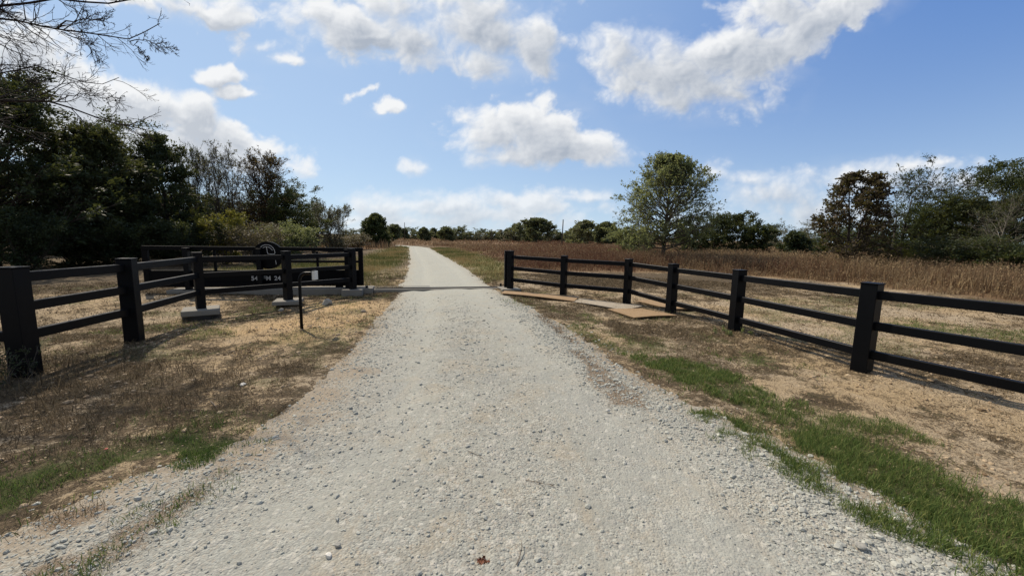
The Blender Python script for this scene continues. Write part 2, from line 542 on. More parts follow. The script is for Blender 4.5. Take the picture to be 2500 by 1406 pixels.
def ground_mat():
    m, t, out = new_mat('ground_soil')
    tc = t.n('ShaderNodeTexCoord').outputs['Object']
    straw, green, field, verge = (attr(t, k) for k in ('straw', 'green', 'field', 'verge'))
    n_big = t.noise(tc, .55, 4, .6)
    n_mid = t.noise(tc, 2.6, 6, .65, .4)
    n_fin = t.noise(tc, 14, 6, .7, .6)
    n_gr = t.noise(tc, 70, 3, .6)
    sand = t.mix(t.step(n_big, .35, .65), (.48, .365, .215), (.47, .39, .275))
    sand = t.mix(t.step(n_mid, .55, .75), sand, (.43, .29, .155))
    sand = t.mix(t.step(n_mid, .42, .25), sand, (.53, .44, .325))
    sand = t.mix(t.m('MULTIPLY', n_gr, .5), sand, (.30, .21, .13))
    sand = t.mix(t.m('MULTIPLY', attr(t, 'warm'), .75), sand, (.54, .375, .195))
    thatch = t.mix(t.step(n_fin, .35, .7), (.050, .039, .027), (.19, .142, .088))
    thatch = t.mix(t.m('MULTIPLY', t.step(n_mid, .5, .75), .5), thatch, (.085, .085, .038))
    n_x = t.noise(tc, 5.5, 6, .72, .5)
    cover = t.m('ADD', straw, t.m('MULTIPLY_ADD', t.m('ADD', t.m('ADD', n_mid, t.noise(tc, 38, 4, .7, .8)), t.m('ADD', n_x, n_fin)), 1.2, -2.4))
    f = t.step(cover, .27, .55)
    c = t.mix(f, sand, thatch)
    gcol = t.mix(n_fin, (.035, .055, .016), (.10, .12, .04))
    c = t.mix(t.m('MULTIPLY', t.step(t.m('ADD', green, t.m('MULTIPLY_ADD', n_fin, 1.0, -.5)), .25, .75), .75), c, gcol)
    vcol = t.mix(t.step(n_mid, .35, .65), (.115, .125, .042), (.25, .22, .095))
    vcol = t.mix(t.step(n_big, .55, .7), vcol, (.33, .24, .12))
    c = t.mix(t.m('MULTIPLY', verge, .92), c, vcol)
    fcol = t.mix(n_mid, (.10, .065, .04), (.24, .15, .08))
    c = t.mix(field, c, fcol)
    hgt = t.m('ADD', t.m('MULTIPLY', n_fin, 1.0), t.m('MULTIPLY', n_gr, .4))
    bp = t.n('ShaderNodeBump', ins={'Strength': 1.0, 'Distance': .05, 'Height': hgt})
    p = t.n('ShaderNodeBsdfPrincipled', ins={'Base Color': c, 'Roughness': .95, 'Specular IOR Level': .1, 'Normal': bp.outputs[0]})
    t.put(out.inputs[0], p.outputs[0])
    return m


def road_mat():
    m, t, out = new_mat('limestone_gravel')
    tc = t.n('ShaderNodeTexCoord').outputs['Object']
    edge, coarse = attr(t, 'edge'), attr(t, 'coarse')
    n_big = t.noise(tc, .5, 4, .6, .5)
    n_mid = t.noise(tc, 1.9, 5, .6, .4)
    n_fin = t.noise(tc, 22, 5, .7)
    v1 = t.n('ShaderNodeTexVoronoi', ins={'Vector': tc, 'Scale': 75.0, 'Randomness': 1.0})
    v2 = t.n('ShaderNodeTexVoronoi', ins={'Vector': t.vm('ADD', tc, t.vm('SCALE', t.noise(tc, 20, 2, out='Color'), scale=.03)), 'Scale': 30.0})
    s1 = t.n('ShaderNodeSeparateColor', ins={0: v1.outputs['Color']})
    s2 = t.n('ShaderNodeSeparateColor', ins={0: v2.outputs['Color']})
    fines = t.mix(t.step(n_big, .38, .62), (.235, .243, .222), (.315, .318, .275))
    fines = t.mix(t.m('MULTIPLY', t.step(n_mid, .48, .64), .75), fines, (.325, .275, .195))
    fines = t.mix(t.m('MULTIPLY', t.step(n_mid, .42, .28), .6), fines, (.27, .265, .245))
    fines = t.mix(t.m('MULTIPLY', n_fin, .45), fines, (.25, .235, .20))
    st = t.mix(s1.outputs[0], (.165, .168, .155), (.49, .495, .44))
    st = t.mix(t.m('MULTIPLY', t.step(s1.outputs[1], .8, .95), .5), st, (.50, .38, .27))
    amt = t.m('ADD', t.m('MULTIPLY', coarse, .5), t.m('MULTIPLY_ADD', t.noise(tc, 3.2, 4, .65), 1.5, -.5))
    c = t.mix(t.m('MULTIPLY', t.step(amt, .1, .7), .55), fines, st)
    big = t.m('GREATER_THAN', s2.outputs[0], .82)
    c = t.mix(t.m('MULTIPLY', big, .5), c, t.mix(s2.outputs[1], (.22, .215, .195), (.54, .52, .46)))
    dirt = t.mix(n_fin, (.20, .155, .105), (.38, .31, .225))
    e = t.step(t.m('ADD', edge, t.m('MULTIPLY_ADD', t.m('ADD', n_fin, n_mid), 1.1, -1.1)), .50, .06)
    c = t.mix(t.m('MULTIPLY', e, .8), c, dirt)
    n7 = t.noise(tc, 7, 7, .78)
    c = t.mix(t.m('MULTIPLY', t.step(n7, .52, .70), .5), c, (.25, .24, .205))
    c = t.mix(t.m('MULTIPLY', t.step(n7, .46, .30), .4), c, (.51, .52, .455))
    # the wheel tracks are packed paler, long streaks run with the road, leaf litter lies along one rut
    mp = t.n('ShaderNodeMapping', ins={'Vector': tc, 'Rotation': (0, 0, .2), 'Scale': (3.2, .25, 1)})
    strk = t.noise(mp.outputs[0], 1.6, 5, .6)
    c = t.mix(t.m('MULTIPLY', t.m('MULTIPLY', attr(t, 'track'), strk), .55), c, (.40, .405, .36))
    c = t.mix(t.m('MULTIPLY', t.step(strk, .52, .72), .38), c, (.30, .265, .21))
    c = t.mix(t.m('MULTIPLY', attr(t, 'far_glare'), .55), c, (.43, .435, .38))  # far gravel painted paler, the glare of low backlight put into the colour
    deb = t.step(t.m('ADD', attr(t, 'debris'), t.m('MULTIPLY_ADD', n_fin, 1.1, -.55)), .25, .8)
    c = t.mix(t.m('MULTIPLY', deb, .75), c, t.mix(n_fin, (.10, .07, .045), (.30, .22, .15)))
    h1 = t.m('SUBTRACT', 1.0, t.m('MULTIPLY', v1.outputs['Distance'], 1.2))
    h2 = t.m('MULTIPLY', t.m('SUBTRACT', 1.0, t.m('MULTIPLY', v2.outputs['Distance'], 1.2)), t.m('MULTIPLY_ADD', big, .6, .22))
    hh = t.m('ADD', t.m('ADD', t.m('MULTIPLY', h1, t.m('MULTIPLY_ADD', t.step(amt, .1, .7), .45, .12)), h2), t.m('ADD', t.m('MULTIPLY', n_fin, .6), t.m('MULTIPLY', t.noise(tc, 5.5, 5, .7), 1.4)))
    bp = t.n('ShaderNodeBump', ins={'Strength': .75, 'Distance': .012, 'Height': hh})
    p = t.n('ShaderNodeBsdfPrincipled', ins={'Base Color': c, 'Roughness': .95, 'Specular IOR Level': .12, 'Normal': bp.outputs[0]})
    t.put(out.inputs[0], p.outputs[0])
    return m


def tint_mat(name, a, b, rough=.9, trans=0.0, mid=None):
    m, t, out = new_mat(name)
    f = attr(t, 'tint')
    if mid:
        c = t.mix(t.step(f, .5, 1.0), t.mix(t.step(f, 0.0, .5), a, mid), b)
    else:
        c = t.mix(f, a, b)
    p = t.n('ShaderNodeBsdfPrincipled', ins={'Base Color': c, 'Roughness': rough, 'Specular IOR Level': .2})
    if trans:
        tr = t.n('ShaderNodeBsdfTranslucent', ins={'Color': c})
        mx = t.n('ShaderNodeMixShader', ins={0: trans, 1: p.outputs[0], 2: tr.outputs[0]})
        t.put(out.inputs[0], mx.outputs[0])
    else:
        t.put(out.inputs[0], p.outputs[0])
    return m


M = {
    'paint': simple_mat('black_paint', (.0020, .0027, .0042), .45, .25, 3.0, .12, 90, .14),
    'gatepaint': simple_mat('black_gate_paint', (.0022, .0026, .0036), .55, .25, 3.0, .08, 90, .1),
    'concrete': simple_mat('concrete', (.235, .222, .192), .85, .18, 5.0, .35, 40, .2),
    'darkform': simple_mat('dark_form', (.035, .033, .03), .8, .3, 8.0, .3, 40, .2),
    'white': simple_mat('pale_plastic', (.62, .62, .58), .5, .05),
    'letters': simple_mat('pale_letters', (.48, .48, .46), .5, .05),
    'steel': simple_mat('worn_steel', (.10, .095, .09), .5, .3, 12, .1, 80, .5, .6),
    'pole': simple_mat('weathered_pole', (.06, .05, .04), .9, .3),
    'wire': simple_mat('pale_cable', (.40, .40, .38), .5, .1),
    'pink': simple_mat('pink_scrap', (.85, .16, .16), .5, .1),
    'twig': simple_mat('dead_twig', (.16, .13, .10), .9, .3, 30),
    'rock': simple_mat('grey_rock', (.36, .35, .31), .9, .3, 9, .7, 25, .15),
    'limestone': simple_mat('white_limestone', (.62, .60, .54), .9, .15, 20, .5, 40, .15),
    'redleaf': simple_mat('red_dead_leaf', (.15, .05, .022), .8, .4, 40),
    'bark': bark_mat('grey_bark', (.045, .038, .03), (.15, .13, .105)),
    'darkbark': bark_mat('dark_bark', (.022, .018, .015), (.085, .07, .058)),
    'palebark': bark_mat('pale_bark', (.14, .125, .10), (.30, .27, .22)),
    'blackbark': bark_mat('branch_bark', (.012, .010, .010), (.05, .042, .040)),
    'cedar': leaf_mat('evergreen_needles', (.014, .026, .014), (.052, .074, .034), .25),
    'cedar2': leaf_mat('olive_needles', (.022, .034, .016), (.078, .088, .036), .28),
    'oak': leaf_mat('dark_green_leaves', (.020, .038, .016), (.078, .100, .040), .3),
    'green': leaf_mat('mid_green_leaves', (.10, .13, .062), (.28, .31, .16), .6),
    'bronze': leaf_mat('bronze_leaves', (.040, .032, .020), (.115, .082, .052), .3),
    'rusty': leaf_mat('rusty_leaves', (.07, .040, .022), (.17, .10, .05), .30),
    'yellow': leaf_mat('yellow_leaves', (.10, .11, .025), (.30, .26, .045), .40),
    'grey': leaf_mat('grey_green_leaves', (.09, .095, .065), (.24, .23, .17), .30),
    'brush': leaf_mat('brown_brush', (.08, .062, .040), (.22, .17, .11), .25),
    'hazy': leaf_mat('far_green_leaves', (.11, .125, .075), (.24, .25, .14), .42),  # leaf colour paled to stand in for haze over distance
    'hazydark': leaf_mat('far_dark_leaves', (.050, .068, .042), (.14, .16, .09), .42),  # dark far leaves lightened too, haze put into their colour
    'grass': tint_mat('green_grass', (.050, .085, .022), (.29, .29, .10), .7, .35, (.125, .185, .048)),
    'dry': tint_mat('dry_grass', (.060, .046, .028), (.38, .29, .17), .9, .15, (.165, .122, .070)),
    'tall': tint_mat('tall_dry_grass', (.135, .066, .042), (.34, .255, .145), .9, .28, (.205, .138, .080)),
    'stone': tint_mat('gravel_stones', (.245, .25, .228), (.47, .472, .415), .95),
}

def gnoise(x, y, seed):
    """gradient noise, about -0.7..0.7"""
    r = np.random.default_rng(seed)
    a = r.uniform(0, 2 * np.pi, (256, 256))
    gx, gy = np.cos(a), np.sin(a)
    ix = np.floor(x).astype(int); iy = np.floor(y).astype(int)
    fx = x - ix; fy = y - iy
    ux = fx ** 3 * (fx * (fx * 6 - 15) + 10); uy = fy ** 3 * (fy * (fy * 6 - 15) + 10)
    ix &= 255; iy &= 255; jx = (ix + 1) & 255; jy = (iy + 1) & 255
    n00 = gx[ix, iy] * fx + gy[ix, iy] * fy
    n10 = gx[jx, iy] * (fx - 1) + gy[jx, iy] * fy
    n01 = gx[ix, jy] * fx + gy[ix, jy] * (fy - 1)
    n11 = gx[jx, jy] * (fx - 1) + gy[jx, jy] * (fy - 1)
    return (n00 * (1 - ux) + n10 * ux) * (1 - uy) + (n01 * (1 - ux) + n11 * ux) * uy


def gfbm(x, y, seed, o=6, rough=.52, billow=0.0):
    s = 0; a = 1.0; t = 0
    c, d = math.cos(.65), math.sin(.65)
    for i in range(o):
        n = gnoise(x, y, seed + i)
        if billow:
            n = n * (1 - billow) + billow * (np.abs(n) * 1.9 - .36)
        s = s + a * n; t += a
        x, y = (x * c - y * d) * 2.03 + 11.3, (x * d + y * c) * 2.03 + 5.7
        a *= rough
    return s / t


def cloud_field():
    us = np.arange(-1.62, 1.62, .0023); vs = np.arange(-.03, .98, .0023)
    U, V = np.meshgrid(us, vs)
    # shrink features towards the horizon, where clouds are far off
    K = 1.0 / (V + .16)
    wx = gfbm(U * 3, V * 4, 50, 4) * .05 + gfbm(U * 14, V * 16, 60, 4) * .028
    wy = gfbm(U * 3 + 9, V * 4 + 3, 70, 4) * .04 + gfbm(U * 14 + 5, V * 16 + 2, 80, 4) * .022
    sc = np.clip(.35 + V * 1.6, .35, 1.15)
    X = U + wx * sc; Y = V + wy * sc
    cur = np.full(U.shape, -2.0)
    for (x, y, rx, ry, rot, wt) in CLOUDS:
        u0, v0 = px_uv(x, y)
        u1, _ = px_uv(x + rx, y)
        _, v1 = px_uv(x, y - ry)
        a, b = abs(u1 - u0) * 1.45, abs(v1 - v0) * 1.45
        th = math.radians(rot)
        dx, dy = X - u0, Y - v0
        qx = (dx * math.cos(th) + dy * math.sin(th)) / a
        qy = (-dx * math.sin(th) + dy * math.cos(th)) / b
        # flatter undersides
        qy = np.where(qy < 0, qy * 1.2, qy)
        f = wt * (1 - np.sqrt(qx * qx + qy * qy))
        m = .10
        h = np.clip(.5 + .5 * (f - cur) / m, 0, 1)
        cur = cur * (1 - h) + f * h + m * h * (1 - h)
    low = gfbm(U * 3.2 + 2, V * 4.2 + 1, 90, 4, .5)
    bil = gfbm(X * 6.5, Y * 8.0, 100, 7, .58, .75)
    fine = gfbm(X * 24, Y * 28, 120, 5, .62, .4)
    D = cur * 1.15 + low * .55 + bil * 1.9 + fine * .30 + .085
    D = np.maximum(D, -1)
    dens = np.clip(D, 0, 1.0)
    # light: what lies towards the sun dims this bit
    su = np.array([-math.tan(SUN_AZ), math.tan(SUN_EL) / math.cos(SUN_AZ)])
    dx, dy = su[0] - U, su[1] - V
    L = np.hypot(dx, dy); dx /= L; dy /= L
    od = np.zeros(U.shape)
    st = .0085
    ny, nx = U.shape
    I, J = np.meshgrid(np.arange(nx), np.arange(ny))
    for q in range(1, 15):
        ii = np.clip((I + dx * st * q / .0023).astype(int), 0, nx - 1)
        jj = np.clip((J + dy * st * q / .0023).astype(int), 0, ny - 1)
        od += dens[jj, ii] * st
    def shifted(F, r):
        ii = np.clip((I + dx * r / .0023).astype(int), 0, nx - 1)
        jj = np.clip((J + dy * r / .0023).astype(int), 0, ny - 1)
        return F[jj, ii]
    Dc = np.clip(D, 0, 1.6)
    relief = (Dc - shifted(Dc, .010)) * .55 + (Dc - shifted(Dc, .03)) * .35
    core = np.clip((D - .35) / 1.0, 0, 1)
    lit = np.exp(-od * 13) * .7 + .3 * np.exp(-od * 3)
    S = np.clip(.22 + lit * .85 - core * .44 + relief, 0, 1)
    wid = np.clip(.80 + 1.2 * gfbm(U * 4 + 7, V * 5, 160, 3) + .25 * np.clip((U + .2), -.6, .8), .3, 1.2)
    a = np.clip(D / wid, 0, 1)
    A = a * a * (3 - 2 * a)
    # thin torn veil round the clouds
    veil = np.clip((cur + .35) * 1.2, 0, 1) * np.clip(gfbm(U * 5, V * 9, 140, 6, .6) * 1.6 + .15, 0, 1) * .35
    S = (S * A + .8 * veil * (1 - A)) / np.maximum(A + veil * (1 - A), 1e-6)
    A = A + veil * (1 - A)
    A *= np.clip((1.62 - np.abs(U)) / .2, 0, 1) * np.clip((.98 - V) / .12, 0, 1) * np.clip((V + .02) / .03, 0, 1)
    A *= .74 + .24 * np.clip((V - .04) / .16, 0, 1)
    S = np.maximum(S, np.clip(.30 * (-U - .35) / .5, 0, .38))
    return U, V, A, S


def build_clouds():
    """the cloud layer: a far dome that is clear where there is no cloud"""
    m, t, out = new_mat('clouds')
    e = t.n('ShaderNodeEmission', ins={'Color': t.mix(attr(t, 'shade'), (.42, .47, .55), (.92, .93, .94)), 'Strength': 1.0})
    tr = t.n('ShaderNodeBsdfTransparent')
    mx = t.n('ShaderNodeMixShader', ins={0: attr(t, 'cover'), 1: tr.outputs[0], 2: e.outputs[0]})
    t.put(out.inputs[0], mx.outputs[0])
    m.cycles.emission_sampling = 'NONE'
    U, V, A, S = cloud_field()
    ny, nx = U.shape
    D = np.stack([U, np.ones_like(U), V], -1)
    D = D / np.linalg.norm(D, axis=2, keepdims=True) * 3600
    i = (np.arange(ny - 1)[:, None] * nx + np.arange(nx - 1)[None]).ravel()
    q = np.stack([i, i + nx, i + nx + 1, i + 1], -1)
    keep = A.ravel()[q].max(1) > .004
    q = q[keep]
    used, inv = np.unique(q.ravel(), return_inverse=True)
    mb = MB()
    mb.add(D.reshape(-1, 3)[used], inv.reshape(-1, 4))
    o = mb.build('sky', m, None, True, dict(cover=A.ravel()[used], shade=S.ravel()[used]))
    o.location = (0, 0, EYE)
    tag(o, 'white and grey cumulus clouds scattered over the blue sky', None, None, 'structure')


build_clouds()

# ------------------------------------------------------------------ ground and road
def build_ground():
    def axis(lo, hi, st, far):
        core = np.arange(lo, hi + 1e-6, st)
        up = [hi]; s = st
        while up[-1] < far:
            s *= 1.16; up.append(up[-1] + s)
        dn = [lo]; s = st
        while dn[-1] > -far:
            s *= 1.16; dn.append(dn[-1] - s)
        return np.concatenate([np.array(dn[1:])[::-1], core, np.array(up[1:])])
    xs = axis(-9.5, 8.5, .065, 2000)
    ys = axis(1.0, 13.5, .065, 2000)
    X, Y = np.meshgrid(xs, ys)
    Z = ground_z(X, Y) + micro(X, Y) * np.clip(1.4 - np.hypot(X, Y) / 40, 0, 1)
    rd = road_d(X, Y)
    Z -= .05 * np.clip((rd - .02) / .35, 0, 1)
    ex = dict(straw=straw_at(X, Y), green=green_at(X, Y), warm=soft(sdist(X, Y, BARE_SAND[0][0]) + (fbm(X / .7, Y / .7, 1, 4) - .5) * 2, 1.5), field=field_at(X, Y), verge=verge_at(X, Y))
    grid_mesh('ground', X, Y, Z, ground_mat(), ex)


def road_z(x, y):
    z = ground_z(x, y)
    d = road_d(x, y)
    rel = (x - road_l(y)) / (road_r(y) - road_l(y))
    rut = -.022 * (np.exp(-((rel - .27) / .07) ** 2) + np.exp(-((rel - .73) / .07) ** 2))
    z = z + np.clip(d / .45, 0, 1) * .022 - .014 + rut * np.clip(d / .4, 0, 1)
    z = z + (fbm(x / .35, y / .35, 0, 3) - .5) * .022 + (fbm(x / .07, y / .07, 2, 3) - .5) * .014 * np.clip(1.3 - y / 14, 0, 1)
    return z


def debris_at(x, y):
    g = np.zeros(np.shape(x))
    nz = (fbm(x / .2, y / .2, 4, 4) - .5) * .35
    for p in DEBRIS:
        g = np.maximum(g, soft(sdist(x, y, p) + nz, .2))
    return g


def build_road():
    ys = [-5.0]
    while ys[-1] < 88:
        ys.append(ys[-1] + (.035 if 1.2 < ys[-1] < 6 else .06 if ys[-1] < 12 else .12 + (ys[-1] - 12) * .03) if ys[-1] >= 1.2 else ys[-1] + .2)
    ys = np.array(ys)
    u = np.linspace(-.02, 1.02, 150)
    U, Y = np.meshgrid(u, ys)
    wob = (fbm(Y / .8, Y * 0 + 3, 1, 4) - .5) * .35
    wob2 = (fbm(Y / .8, Y * 0 + 40, 2, 4) - .5) * .35
    L = road_l(Y) + wob; R = road_r(Y) + wob2
    X = L + (R - L) * U
    Z = road_z(X, Y)
    d = np.minimum(X - L, R - X)
    rel = (X - road_l(Y)) / (road_r(Y) - road_l(Y))
    coarse = np.clip(.35 + .9 * np.exp(-((rel - .9) / .12) ** 2) + .7 * np.exp(-((rel - .1) / .12) ** 2) + .3 * np.exp(-((rel - .5) / .12) ** 2), 0, 1)
    grid_mesh('gravel_road', X, Y, Z, road_mat(), dict(edge=np.clip(d / (1.05 + .6 * (X < -1) * (Y < 5)), 0, 1), coarse=coarse, far_glare=np.clip((Y - 6) / 8, 0, 1), debris=debris_at(X, Y), track=np.exp(-((rel - .27) / .09) ** 2) + np.exp(-((rel - .70) / .09) ** 2)))  # the glare mask grows with distance, painted backlight


build_ground()
build_road()

# icosahedron for stones
_p = (1 + 5 ** .5) / 2
ICO_V = np.array([(-1, _p, 0), (1, _p, 0), (-1, -_p, 0), (1, -_p, 0), (0, -1, _p), (0, 1, _p), (0, -1, -_p), (0, 1, -_p), (_p, 0, -1), (_p, 0, 1), (-_p, 0, -1), (-_p, 0, 1)], float)
ICO_V /= np.linalg.norm(ICO_V[0])
ICO_F = np.array([(0, 11, 5), (0, 5, 1), (0, 1, 7), (0, 7, 10), (0, 10, 11), (1, 5, 9), (5, 11, 4), (11, 10, 2), (10, 7, 6), (7, 1, 8), (3, 9, 4), (3, 4, 2), (3, 2, 6), (3, 6, 8), (3, 8, 9), (4, 9, 5), (2, 4, 11), (6, 2, 10), (8, 6, 7), (9, 8, 1)])


def stones_into(mb, rng, x, y, z, size, tint):
    N = len(x)
    V = ICO_V[None] * (1 + rng.uniform(-.28, .28, (N, 12, 1)))
    sc = size[:, None] * np.stack([rng.uniform(.8, 1.3, N), rng.uniform(.7, 1.1, N), rng.uniform(.45, .8, N)], -1)
    V = V * sc[:, None]
    a = rng.uniform(0, 6.28, N); c, s_ = np.cos(a)[:, None], np.sin(a)[:, None]
    W = np.stack([V[..., 0] * c - V[..., 1] * s_, V[..., 0] * s_ + V[..., 1] * c, V[..., 2]], -1)
    W += np.stack([x, y, z + size * .18], -1)[:, None]
    F = (np.arange(N)[:, None, None] * 12 + ICO_F[None]).reshape(-1, 3)
    mb.add(W.reshape(-1, 3), None, F, np.repeat(tint, 12))


def build_gravel():
    rng = np.random.default_rng(3)
    mb = MB()
    N = 200000
    y = 1.2 + rng.random(N) ** 1.9 * 11
    x = rng.uniform(-4, 3.4, N)
    d = road_d(x, y)
    rel = (x - road_l(y)) / (road_r(y) - road_l(y))
    den = .10 + .85 * np.exp(-((rel - .88) / .10) ** 2) + .55 * np.exp(-((rel - .1) / .10) ** 2) + .25 * np.exp(-((rel - .47) / .1) ** 2)
    den = den * (.35 + 1.3 * fbm(x / .5, y / .5, 3, 3)) * np.clip((d + .45) / .6, 0, 1)
    den *= 1 - .5 * soft(-(np.abs(rel - .7) - .06), .05)
    den *= np.clip((12.4 - y) / 6, 0, 1)
    k = rng.random(N) < den * .75
    x, y, rel = x[k], y[k], rel[k]
    size = .0028 + rng.exponential(.0030, len(x))
    size = np.minimum(size, .021) * (1 + .25 * (rel > .78)) * np.clip(.8 + y / 12, .8, 1.5)
    tint = np.clip(rng.normal(.52, .16, len(x)) + .12 * (rel > .78) + .05 * (rel < .15), 0, 1)
    stones_into(mb, rng, x, y, np.maximum(road_z(x, y), ground_z(x, y) - .02), size, tint)
    o = mb.build('gravel', M['stone'], None, False)
    tag(o, 'loose white limestone gravel strewn over the road', None, None, 'stuff')


build_gravel()


def build_clods():
    rng = np.random.default_rng(31)
    mb = MB()
    N = 42000
    r = 1.7 + rng.random(N) ** 1.6 * 12
    th = rng.uniform(-.95, .95, N)
    x, y = r * np.sin(th), r * np.cos(th)
    k = (road_d(x, y) < .05) & (rng.random(N) < np.clip((fbm(x / .7, y / .7, 2, 4) - .38) * 4, .08, 1))
    x, y, r = x[k], y[k], r[k]
    size = np.minimum(.003 + rng.exponential(.004, len(x)), .03) * np.clip(r / 5, .8, 1.6)
    stones_into(mb, rng, x, y, ground_z(x, y) + micro(x, y), size, rng.random(len(x)))
    tag(mb.build('soil_clods', tint_mat('soil_clods', (.17, .115, .065), (.46, .36, .24)), None, False), 'crumbs of sandy soil and small pebbles on the bare verges', None, None, 'stuff')


build_clods()


# ------------------------------------------------------------------ grass
def blades(mb, rng, x, y, z, h, w, lean, tint, bend=.6):
    """three-row ribbons"""
    N = len(x)
    a = rng.uniform(0, 6.28, N)
    la = rng.uniform(0, 6.28, N)
    wx, wy = np.cos(a) * w / 2, np.sin(a) * w / 2
    lx, ly = np.cos(la) * lean * h, np.sin(la) * lean * h
    zt = np.sqrt(np.clip(1 - np.minimum(lean, .95) ** 2, .05, 1))
    base = np.stack([x, y, z - .01], -1)
    mid = base + np.stack([lx * .5 * (1 - bend * .5), ly * .5 * (1 - bend * .5), h * .55 * zt], -1)
    tip = base + np.stack([lx, ly, h * zt], -1)
    o = np.stack([wx, wy, np.zeros(N)], -1)
    V = np.stack([base - o, base + o, mid + o * .8, mid - o * .8, tip], 1)
    i = np.arange(N)[:, None] * 5
    Q = i + np.array([[0, 1, 2, 3]])
    T = i + np.array([[3, 2, 4]])
    mb.add(V.reshape(-1, 3), Q, T, np.repeat(tint, 5))


def build_grass():
    rng = np.random.default_rng(11)
    # green tufts on the verges
    mb = MB()
    for k, p in GREEN.items():
        P = np.array(p); lo, hi = P.min(0) - .25, P.max(0) + .25
        area = np.prod(hi - lo)
        close = k in 'ABFGCH'
        N = int(area * (15000 if close else 2600 if hi[1] < 9 else 1500))
        x = rng.uniform(lo[0], hi[0], N); y = rng.uniform(lo[1], hi[1], N)
        # clumped
        cl = fbm(x / .13, y / .13, 1, 3)
        den = (.45 if k in 'FGH' else .8 if k == 'A' else .7) * green_at(x, y) * np.clip((cl - (.28 if k == 'A' else .40)) * 5.0, 0.05, 1)
        m = rng.random(N) < den
        x, y = x[m], y[m]
        h = rng.uniform(.025, .095, len(x)) * (1.2 if k == 'A' else 1 if k == 'C' else .85 if k in 'BFGH' else .75)
        w = rng.uniform(.003, .0055, len(x)) * (1 if hi[1] < 5 else 1.7 if hi[1] < 8 else 2.6)
        t0 = np.clip(rng.normal(.5, .25, len(x)), 0, 1) * (.75 if k in 'FGH' else 1)
        blades(mb, rng, x, y, np.maximum(ground_z(x, y) + micro(x, y), road_z(x, y) - .05 * (road_d(x, y) < 0)) - .004, h, w, rng.uniform(.2, .85, len(x)), t0)
    N = 260000
    y = 1.5 + rng.random(N) ** 1.4 * 11; x = rng.uniform(-1, 1, N) * (1.4 * y + 1)
    cl = fbm(x / .13, y / .13, 1, 3)
    m = rng.random(N) < green_at(x, y) * np.clip((cl - .42) * 5, .03, 1) * .8
    x, y = x[m], y[m]
    blades(mb, rng, x, y, np.maximum(ground_z(x, y) + micro(x, y), road_z(x, y) - .05 * (road_d(x, y) < 0)) - .004, rng.uniform(.02, .075, len(x)) * np.clip(y / 5, .9, 1.6), np.maximum(.003, y * .00085) * rng.uniform(.7, 1.3, len(x)), rng.uniform(.3, .9, len(x)), np.clip(rng.normal(.6, .25, len(x)), 0, 1))
    tag(mb.build('green_grass', M['grass']), 'short green grass growing in patches beside the gravel', None, None, 'stuff')
    # dry thatch over the soil, near part fine and far part coarse
    mb = MB()
    N = 1300000
    r = 1.6 + rng.random(N) ** 1.5 * 17
    th = rng.uniform(-.95, .95, N)
    x, y = r * np.sin(th), r * np.cos(th)
    s = straw_at(x, y)
    fine = fbm(x / .22, y / .22, 3, 4)
    den = np.clip((s + (fine - .5) * 1.6 - .3) * 1.9, .09, 1) * np.clip((-road_d(x, y) + .75 * (fine - .3)) / .25, 0, 1)
    den = np.maximum(den, np.where(x < 0, 1.0, .55) * debris_at(x, y))
    den = np.maximum(den, .9 * soft(sdist(x, y, BROWN[5]) + (fine - .5) * .2, .1))
    den *= 1 - .85 * (field_at(x, y))
    m = rng.random(N) < den
    x, y, r = x[m], y[m], r[m]
    z = ground_z(x, y) + micro(x, y)
    z = np.where(road_d(x, y) > .1, road_z(x, y), z)
    h = rng.uniform(.012, .065, len(x)) * np.clip(r / 4.5, .8, 1.9)
    tall = rng.random(len(x)) < np.where((x < -2.5) & (y < 5.5), .09, .03)
    h = np.where(tall & (x < -2.3) & (y < 5), h * 2.6, h)
    w = np.maximum(.0022, r * .00075) * rng.uniform(.6, 1.4, len(x))
    lean = np.where(tall, rng.uniform(.2, .7, len(x)), rng.uniform(.75, .985, len(x)))
    tint = np.clip(rng.normal(.38, .26, len(x)), 0, 1)
    blades(mb, rng, x, y, z, h, w, lean, tint, .3)
    tag(mb.build('dry_grass', M['dry']), 'mown brown straw and dead grass lying over sandy soil', None, None, 'stuff')
    # mixed low grass of the far verges
    mb = MB()
    for p, N in ((VERGE[0], 60000), (VERGE[1], 45000)):
        P = np.array(p); lo, hi = P.min(0) - 1, P.max(0) + 1
        y = lo[1] + rng.random(N) ** 2 * (hi[1] - lo[1]); x = rng.uniform(lo[0], hi[0], N)
        m = (rng.random(N) < verge_at(x, y)) & (road_d(x, y) < .15)
        x, y = x[m], y[m]
        h = rng.uniform(.08, .26, len(x)) * np.clip(1.2 - .5 * fbm(x / 2, y / 2, 2, 2), .5, 1.2)
        c = fbm(x / 1.8, y / 1.8, 5, 3)
        tint = np.clip((c - .5) * 2.2 + .5 + rng.normal(0, .2, len(x)), 0, 1)
        blades(mb, rng, x, y, ground_z(x, y), h, .012 * np.clip(y / 14, 1, 4) * rng.uniform(.7, 1.4, len(x)), rng.uniform(.1, .7, len(x)), tint)
    tag(mb.build('verge_grass', tint_mat('verge_grass', (.10, .115, .035), (.34, .25, .12), .9, .25, (.20, .185, .075))), 'yellow green grass on both verges of the road beyond the gate', None, None, 'stuff')


build_grass()


